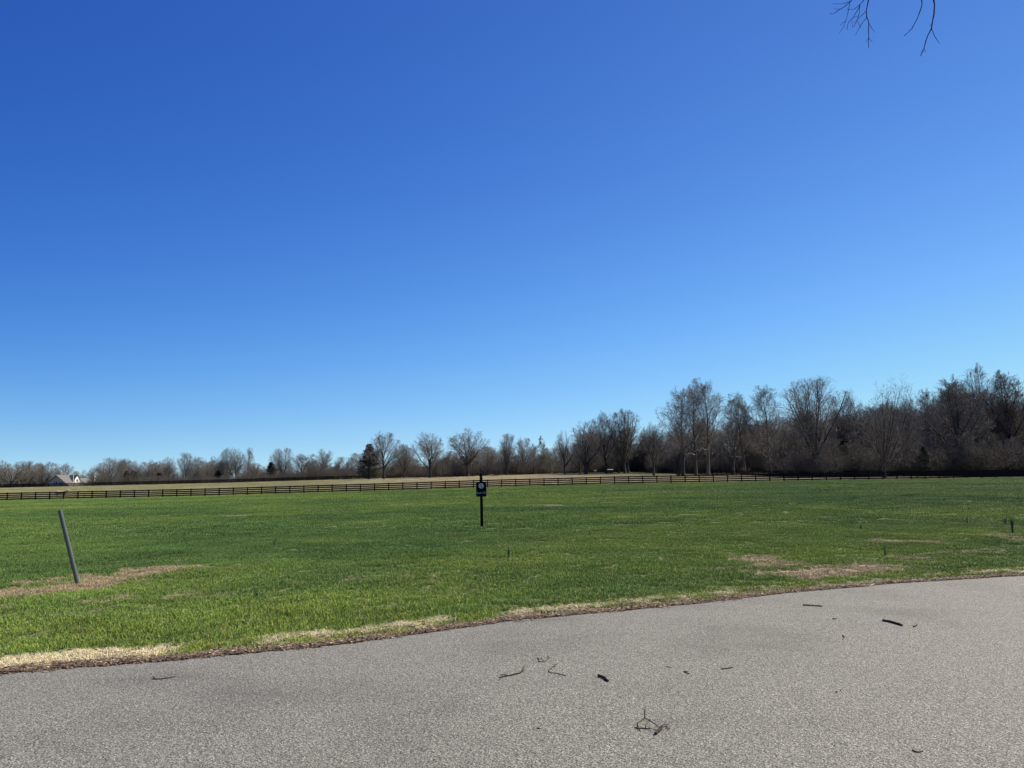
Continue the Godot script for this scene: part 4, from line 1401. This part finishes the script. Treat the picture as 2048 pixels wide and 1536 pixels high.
func build_roadside_tree() -> void:
	var base := Vector3(10.5, 0.0, -0.5)
	var root := thing("overhanging_tree", "roadside tree whose bare drooping twigs hang overhead against the blue sky", "tree", base)
	var g := Geo.new()
	g.tube([Vector3(0, -0.3, 0), Vector3(0.05, 1.2, 0.05), Vector3(-0.1, 3.4, 0), Vector3(0.1, 6.0, 0.2), Vector3(0.0, 8.5, 0.4)], [0.34, 0.25, 0.21, 0.16, 0.09], 12, false)
	part("trunk", g.mesh(M.bark_dark), root)
	g = Geo.new()
	var e := air(1760, -110, 5.2)
	var e2 := air(1890, -150, 5.0)
	var mid := (base + Vector3(0, 4.2, 0)).lerp(e2, 0.55) + Vector3(0, 1.1, 0)
	g.tube([Vector3(-0.05, 4.2, 0), mid - base, e2 - base, e - base], [0.10, 0.06, 0.022, 0.006], 8, false)
	var limb := part("limb", g.mesh(M.bark_dark), root)
	rng.seed = 8
	var D := 5.2
	var lines := [
		[e, 0.0058, [[1742, -60], [1737, 0], [1732.5, 22], [1733.5, 34], [1737.5, 44], [1737, 60], [1737.5, 75], [1736.5, 84], [1737.5, 96]]],
		[null, 0.0032, [[1732.5, 22], [1722, 32], [1715, 39], [1708, 47]]], [null, 0.003, [[1733, 35], [1723, 48], [1716, 60], [1711, 70]]],
		[null, 0.0028, [[1738, 46], [1743, 56], [1748, 62], [1749, 65]]], [null, 0.0026, [[1737.5, 75], [1732, 84]]], [null, 0.0026, [[1737.5, 75], [1741, 80], [1745, 85]]],
		[e, 0.0048, [[1745, -55], [1728, 0], [1721, 8], [1717, 17], [1707, 34], [1699, 42], [1695, 50], [1694, 60]]],
		[null, 0.003, [[1721, 8], [1709, 18], [1703, 19], [1693, 18]]], [null, 0.003, [[1720, 11], [1718, 28], [1714, 42], [1708, 53], [1705.5, 55], [1704, 45], [1704, 36]]], [null, 0.0026, [[1716, 43], [1719, 51], [1722, 56]]], [null, 0.0026, [[1716, 32], [1707, 35]]],
		[e, 0.0048, [[1735, -70], [1704, 0], [1700, 4], [1692, 11], [1682, 18], [1672, 24], [1666, 28], [1659, 27.5]]],
		[null, 0.003, [[1701, 2], [1691, 6], [1683, 8], [1665, 7.5]]], [null, 0.003, [[1700, 4], [1697, 20], [1693, 38], [1688, 52], [1678, 67]]], [null, 0.0026, [[1682, 18], [1674, 18.5], [1667, 17]]], [null, 0.0026, [[1692, 42], [1685, 46], [1680, 51]]],
		[e2, 0.0062, [[1850, -70], [1843.5, 0], [1844, 10], [1841, 20], [1834, 38], [1824, 57], [1816, 65], [1808, 72]]],
		[e2, 0.0082, [[1868, -70], [1867.5, 0], [1869, 10], [1868, 28], [1865, 43], [1863, 57], [1856, 70], [1851, 84], [1848, 97], [1841, 112]]],
		[null, 0.004, [[1863, 57], [1869, 72], [1879, 87]]], [null, 0.003, [[1865.5, 43], [1862, 49], [1859, 53]]], [null, 0.0028, [[1848.5, 96], [1851, 105]]], [null, 0.0028, [[1847.5, 98], [1843, 104]]]]
	var holder: MeshInstance3D = null
	for l in lines:
		var pts := []
		var rad := []
		var px: Array = l[2]
		var depth := D + (0.25 if (px[0][0] as float) > 1800.0 else 0.0)
		if l[0] != null:
			pts.append((l[0] as Vector3) - base)
			rad.append(l[1] * 1.15)
		for i in px.size():
			var t := float(i) / px.size()
			pts.append(air(px[i][0], px[i][1], depth + 0.1 * t) - base)
			rad.append(l[1] * (1.0 - 0.62 * t) * (1.18 if i % 2 == 1 else 0.95))
		var tg := Geo.new()
		for i in rad.size():
			rad[i] *= 0.68
		tg.tube(pts, rad, 6, false)
		if l[0] != null:
			holder = part("twig", tg.mesh(M.stick), limb)
		else:
			part("twig", tg.mesh(M.stick), limb)

# ---------------------------------------------------------------- grass
func blade_tile(sd: int, side: float, count: int, high: float, wide: float, lean: float, cols: Array, dry_share: float) -> Geo:
	# every blade has one colour from root to tip; dry_share of them are dead straw
	rng.seed = sd
	var g := Geo.new()
	g.colored = true
	for i in count:
		var p := Vector3(rng.randf_range(-0.5, 0.5) * side * 1.25, 0, rng.randf_range(-0.5, 0.5) * side * 1.25)
		var a := rng.randf() * TAU
		var out := Vector3(cos(a), 0, sin(a))
		var face_a := rng.randf() * TAU
		var sd2 := Vector3(cos(face_a), 0, sin(face_a)) * wide * rng.randf_range(0.6, 1.1) * 0.5
		var h := high * rng.randf_range(0.45, 1.15)
		var ln := lean * rng.randf_range(0.1, 1.3)
		var m := p + Vector3.UP * h * 0.6 + out * h * ln * 0.35
		var t := p + Vector3.UP * h * rng.randf_range(0.75, 1.0) + out * h * ln
		p.y = -0.012
		var c: Color = cols[rng.randi() % cols.size()]
		var v := rng.randf_range(0.85, 1.15)
		c = Color(c.r * v, c.g * v, c.b * v)
		if rng.randf() < dry_share:
			c = Color(0.38, 0.33, 0.17) * rng.randf_range(0.7, 1.1)
		c.a = 1.0
		g.flat(p - sd2, p + sd2, m + sd2 * 0.8, c)
		g.flat(p - sd2, m + sd2 * 0.8, m - sd2 * 0.8, c)
		g.flat(m - sd2 * 0.8, m + sd2 * 0.8, t, c)
	return g

func scatter(parent: Node, called: String, meshes: Array, spots: Array) -> void:
	# spots: [transform, tint]
	var sorted := []
	for m in meshes:
		sorted.append([])
	for i in spots.size():
		sorted[i % meshes.size()].append(spots[i])
	for k in meshes.size():
		var mm := MultiMesh.new()
		mm.transform_format = MultiMesh.TRANSFORM_3D
		mm.use_colors = true
		mm.mesh = meshes[k]
		mm.instance_count = sorted[k].size()
		for i in sorted[k].size():
			mm.set_instance_transform(i, sorted[k][i][0])
			mm.set_instance_color(i, sorted[k][i][1])
		var mi := MultiMeshInstance3D.new()
		mi.name = called
		mi.multimesh = mm
		tag(mi, "", "", "", "stuff")
		parent.add_child(mi, true)

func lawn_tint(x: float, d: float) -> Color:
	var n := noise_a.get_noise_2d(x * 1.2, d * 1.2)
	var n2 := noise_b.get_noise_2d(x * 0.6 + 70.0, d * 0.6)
	var n3 := noise_c.get_noise_2d(-x * 1.4 + 3849.7, d * 2.0)  # offset picked so the sunward right side is paler: backlit glow put into colour
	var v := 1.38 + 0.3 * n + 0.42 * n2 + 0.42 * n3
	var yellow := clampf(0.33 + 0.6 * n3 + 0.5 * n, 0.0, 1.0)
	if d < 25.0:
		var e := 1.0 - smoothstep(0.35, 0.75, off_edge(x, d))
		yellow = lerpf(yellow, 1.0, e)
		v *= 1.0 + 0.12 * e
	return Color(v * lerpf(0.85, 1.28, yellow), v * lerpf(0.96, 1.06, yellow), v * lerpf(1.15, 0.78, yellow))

func build_grass() -> void:
	var root := Node3D.new()
	root.name = "lawn_grass"
	add_child(root)
	tag(root, "short green lawn grass with brown patches between road and fence", "grass", "", "stuff")
	var greens := [Color(0.090, 0.155, 0.034), Color(0.100, 0.168, 0.038), Color(0.114, 0.178, 0.040), Color(0.074, 0.136, 0.034), Color(0.132, 0.19, 0.050)]
	var tans := [Color(0.34, 0.27, 0.165), Color(0.42, 0.35, 0.22), Color(0.25, 0.195, 0.12), Color(0.36, 0.29, 0.19), Color(0.10, 0.15, 0.03)]
	var straws := [Color(0.64, 0.58, 0.39), Color(0.72, 0.66, 0.46), Color(0.52, 0.46, 0.29)]
	var near := []
	var mid := []
	var far := []
	var dead := []
	var straw := []
	for i in 4:
		near.append(blade_tile(1000 + i, 0.22, 260, 0.05, 0.0052, 0.9, greens, 0.035).mesh(M.grass))
		mid.append(blade_tile(1100 + i, 0.6, 600, 0.06, 0.010, 0.95, greens, 0.03).mesh(M.grass))
		far.append(blade_tile(1200 + i, 1.6, 850, 0.065, 0.022, 0.95, greens, 0.03).mesh(M.grass))
		dead.append(blade_tile(1300 + i, 0.22, 190, 0.032, 0.005, 2.2, tans, 0.05).mesh(M.dead_grass))
		straw.append(blade_tile(1400 + i, 0.16, 190, 0.03, 0.005, 1.9, straws, 0.0).mesh(M.dead_grass))
	var lots := {"near": [], "mid": [], "far": [], "dead": [], "straw": []}
	rng.seed = 12
	for zone in [["near", 0.22, 3.0, 24.0], ["mid", 0.6, 24.0, 60.0], ["far", 1.6, 60.0, FENCE_D + 3.0]]:
		var st: float = zone[1]
		var d: float = zone[2]
		while d < zone[3]:
			var half := 0.70 * d + 3.0
			var x := -half
			while x < half:
				var px := x + rng.randf_range(-0.4, 0.4) * st
				var pd := d + rng.randf_range(-0.4, 0.4) * st
				x += st
				var w := off_edge(px, pd)
				if w < 0.1 + 0.06 * rng.randf():
					continue
				var y := lawn_y(px, pd)
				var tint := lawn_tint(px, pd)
				var b := Basis(Vector3.UP, rng.randf() * TAU)
				if zone[0] == "near":
					var s := straw_at(px, pd)
					if rng.randf() < s:
						continue
				var dk := dead_at(px, pd)
				if rng.randf() < dk * 0.95:
					var sc := st / 0.22
					if zone[0] != "far":
						lots.dead.append([Transform3D(b.scaled(Vector3(sc, minf(sc, 1.6), sc)), Vector3(px, y, -pd)), Color(1, 1, 1) * rng.randf_range(0.85, 1.15)])
					continue
				var tall := 1.0 + 0.45 * noise_b.get_noise_2d(px * 0.9, pd * 0.9) + 0.35 * noise_a.get_noise_2d(px * 2.0, pd * 2.0)
				tall *= lerpf(0.55, 1.0, smoothstep(0.2, 1.0, w))
				tall *= 1.0 - 0.5 * dk
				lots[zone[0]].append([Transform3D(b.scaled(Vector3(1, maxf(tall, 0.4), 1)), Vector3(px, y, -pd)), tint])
			d += st
	# the pale strip
	var x2 := -16.0
	while x2 < 26.0:
		var w := 0.1
		while w < 0.85:
			var px := x2 + rng.randf_range(-0.07, 0.07)
			var pd := edge_d(px) + (w + rng.randf_range(-0.05, 0.05)) / 0.92
			w += 0.12
			if pd < 2.0:
				continue
			if rng.randf() < straw_at(px, pd):
				lots.straw.append([Transform3D(Basis(Vector3.UP, rng.randf() * TAU).scaled(Vector3(1, rng.randf_range(0.6, 1.1), 1)), Vector3(px, lawn_y(px, pd), -pd)), Color(1, 1, 1) * rng.randf_range(0.85, 1.1)])
		x2 += 0.12
	scatter(root, "near_blades", near, lots.near)
	scatter(root, "middle_blades", mid, lots.mid)
	scatter(root, "far_blades", far, lots.far)
	scatter(root, "dead_blades", dead, lots.dead)
	scatter(root, "straw_blades", straw, lots.straw)
	# pasture: dry tufts
	var pr := Node3D.new()
	pr.name = "pasture_grass"
	add_child(pr)
	tag(pr, "dry tan pasture grass behind the black board fence", "grass", "", "stuff")
	var dry := [Color(0.42, 0.34, 0.21), Color(0.36, 0.28, 0.16), Color(0.30, 0.25, 0.14), Color(0.46, 0.38, 0.25)]
	var tuft := []
	for i in 3:
		tuft.append(blade_tile(1500 + i, 2.6, 700, 0.12, 0.03, 0.9, [Color(1, 1, 1), Color(0.85, 0.84, 0.82), Color(1.15, 1.1, 1.0)], 0.0).mesh(M.dead_grass))
	var spots := []
	var d2 := FENCE_D + 1.5
	while d2 < 300.0:
		var half := 0.70 * d2 + 4.0
		var x := -half
		while x < half:
			var px := x + rng.randf_range(-1, 1)
			var pd := d2 + rng.randf_range(-1, 1)
			x += 2.6
			if pd < FENCE_D + 1.4:
				continue
			var c := pasture_color(px, pd)
			spots.append([Transform3D(Basis(Vector3.UP, rng.randf() * TAU).scaled(Vector3(1, rng.randf_range(0.6, 1.3), 1)), Vector3(px, height(px, -pd), -pd)), c * rng.randf_range(0.85, 1.2)])
		d2 += 2.6 + maxf(0.0, (d2 - 180.0) * 0.02)
	scatter(pr, "tufts", tuft, spots)

func build_litter() -> void:
	rng.seed = 64
	var meshes := []
	for k in 3:
		var g := Geo.new()
		g.colored = true
		for i in 46:
			var p := Vector3(rng.randf_range(-0.12, 0.12), rng.randf_range(0.0, 0.009), rng.randf_range(-0.12, 0.12))
			var a := rng.randf() * TAU
			var ln := rng.randf_range(0.012, 0.05)
			var wd := rng.randf_range(0.0025, 0.006) if rng.randf() < 0.75 else rng.randf_range(0.008, 0.016)
			var dir := Vector3(cos(a), rng.randf_range(-0.05, 0.2), sin(a)) * ln
			var sd := Vector3(-sin(a), rng.randf_range(-0.5, 0.5), cos(a)) * wd
			var c: Color = [Color(0.115, 0.08, 0.054), Color(0.07, 0.05, 0.036), Color(0.15, 0.11, 0.075), Color(0.28, 0.225, 0.15), Color(0.04, 0.03, 0.024)][rng.randi() % 5]
			g.flat(p - sd, p + sd, p + dir + sd, c)
			g.flat(p - sd, p + dir + sd, p + dir - sd, c)
		meshes.append(g.mesh(M.litter))
	var spots := []
	var x := -14.0
	while x < 24.0:
		var wide := 0.075 + 0.12 * noise_b.get_noise_2d(x * 1.5, 3.0)
		if x > 3.0:
			wide *= lerpf(1.0, 0.4, smoothstep(3.0, 6.0, x))
		for j in 10:
			var px := x + rng.randf_range(-0.06, 0.06)
			var w := rng.randf_range(-0.035, wide)
			if rng.randf() < 0.06:
				w = rng.randf_range(-0.16, 0.3)
			var pd := edge_d(px) + w / 0.92
			var y := maxf(lawn_y(px, pd), road_y(px, pd)) + 0.003
			spots.append([Transform3D(Basis(Vector3.UP, rng.randf() * TAU).scaled(Vector3(1, 1, 1) * rng.randf_range(0.45, 0.8)), Vector3(px, y, -pd)), Color(1, 1, 1) * rng.randf_range(0.7, 1.25)])
		x += 0.075
	var root := Node3D.new()
	root.name = "leaf_litter"
	add_child(root)
	tag(root, "brown leaf and twig litter along the asphalt edge", "litter", "", "stuff")
	scatter(root, "scraps", meshes, spots)
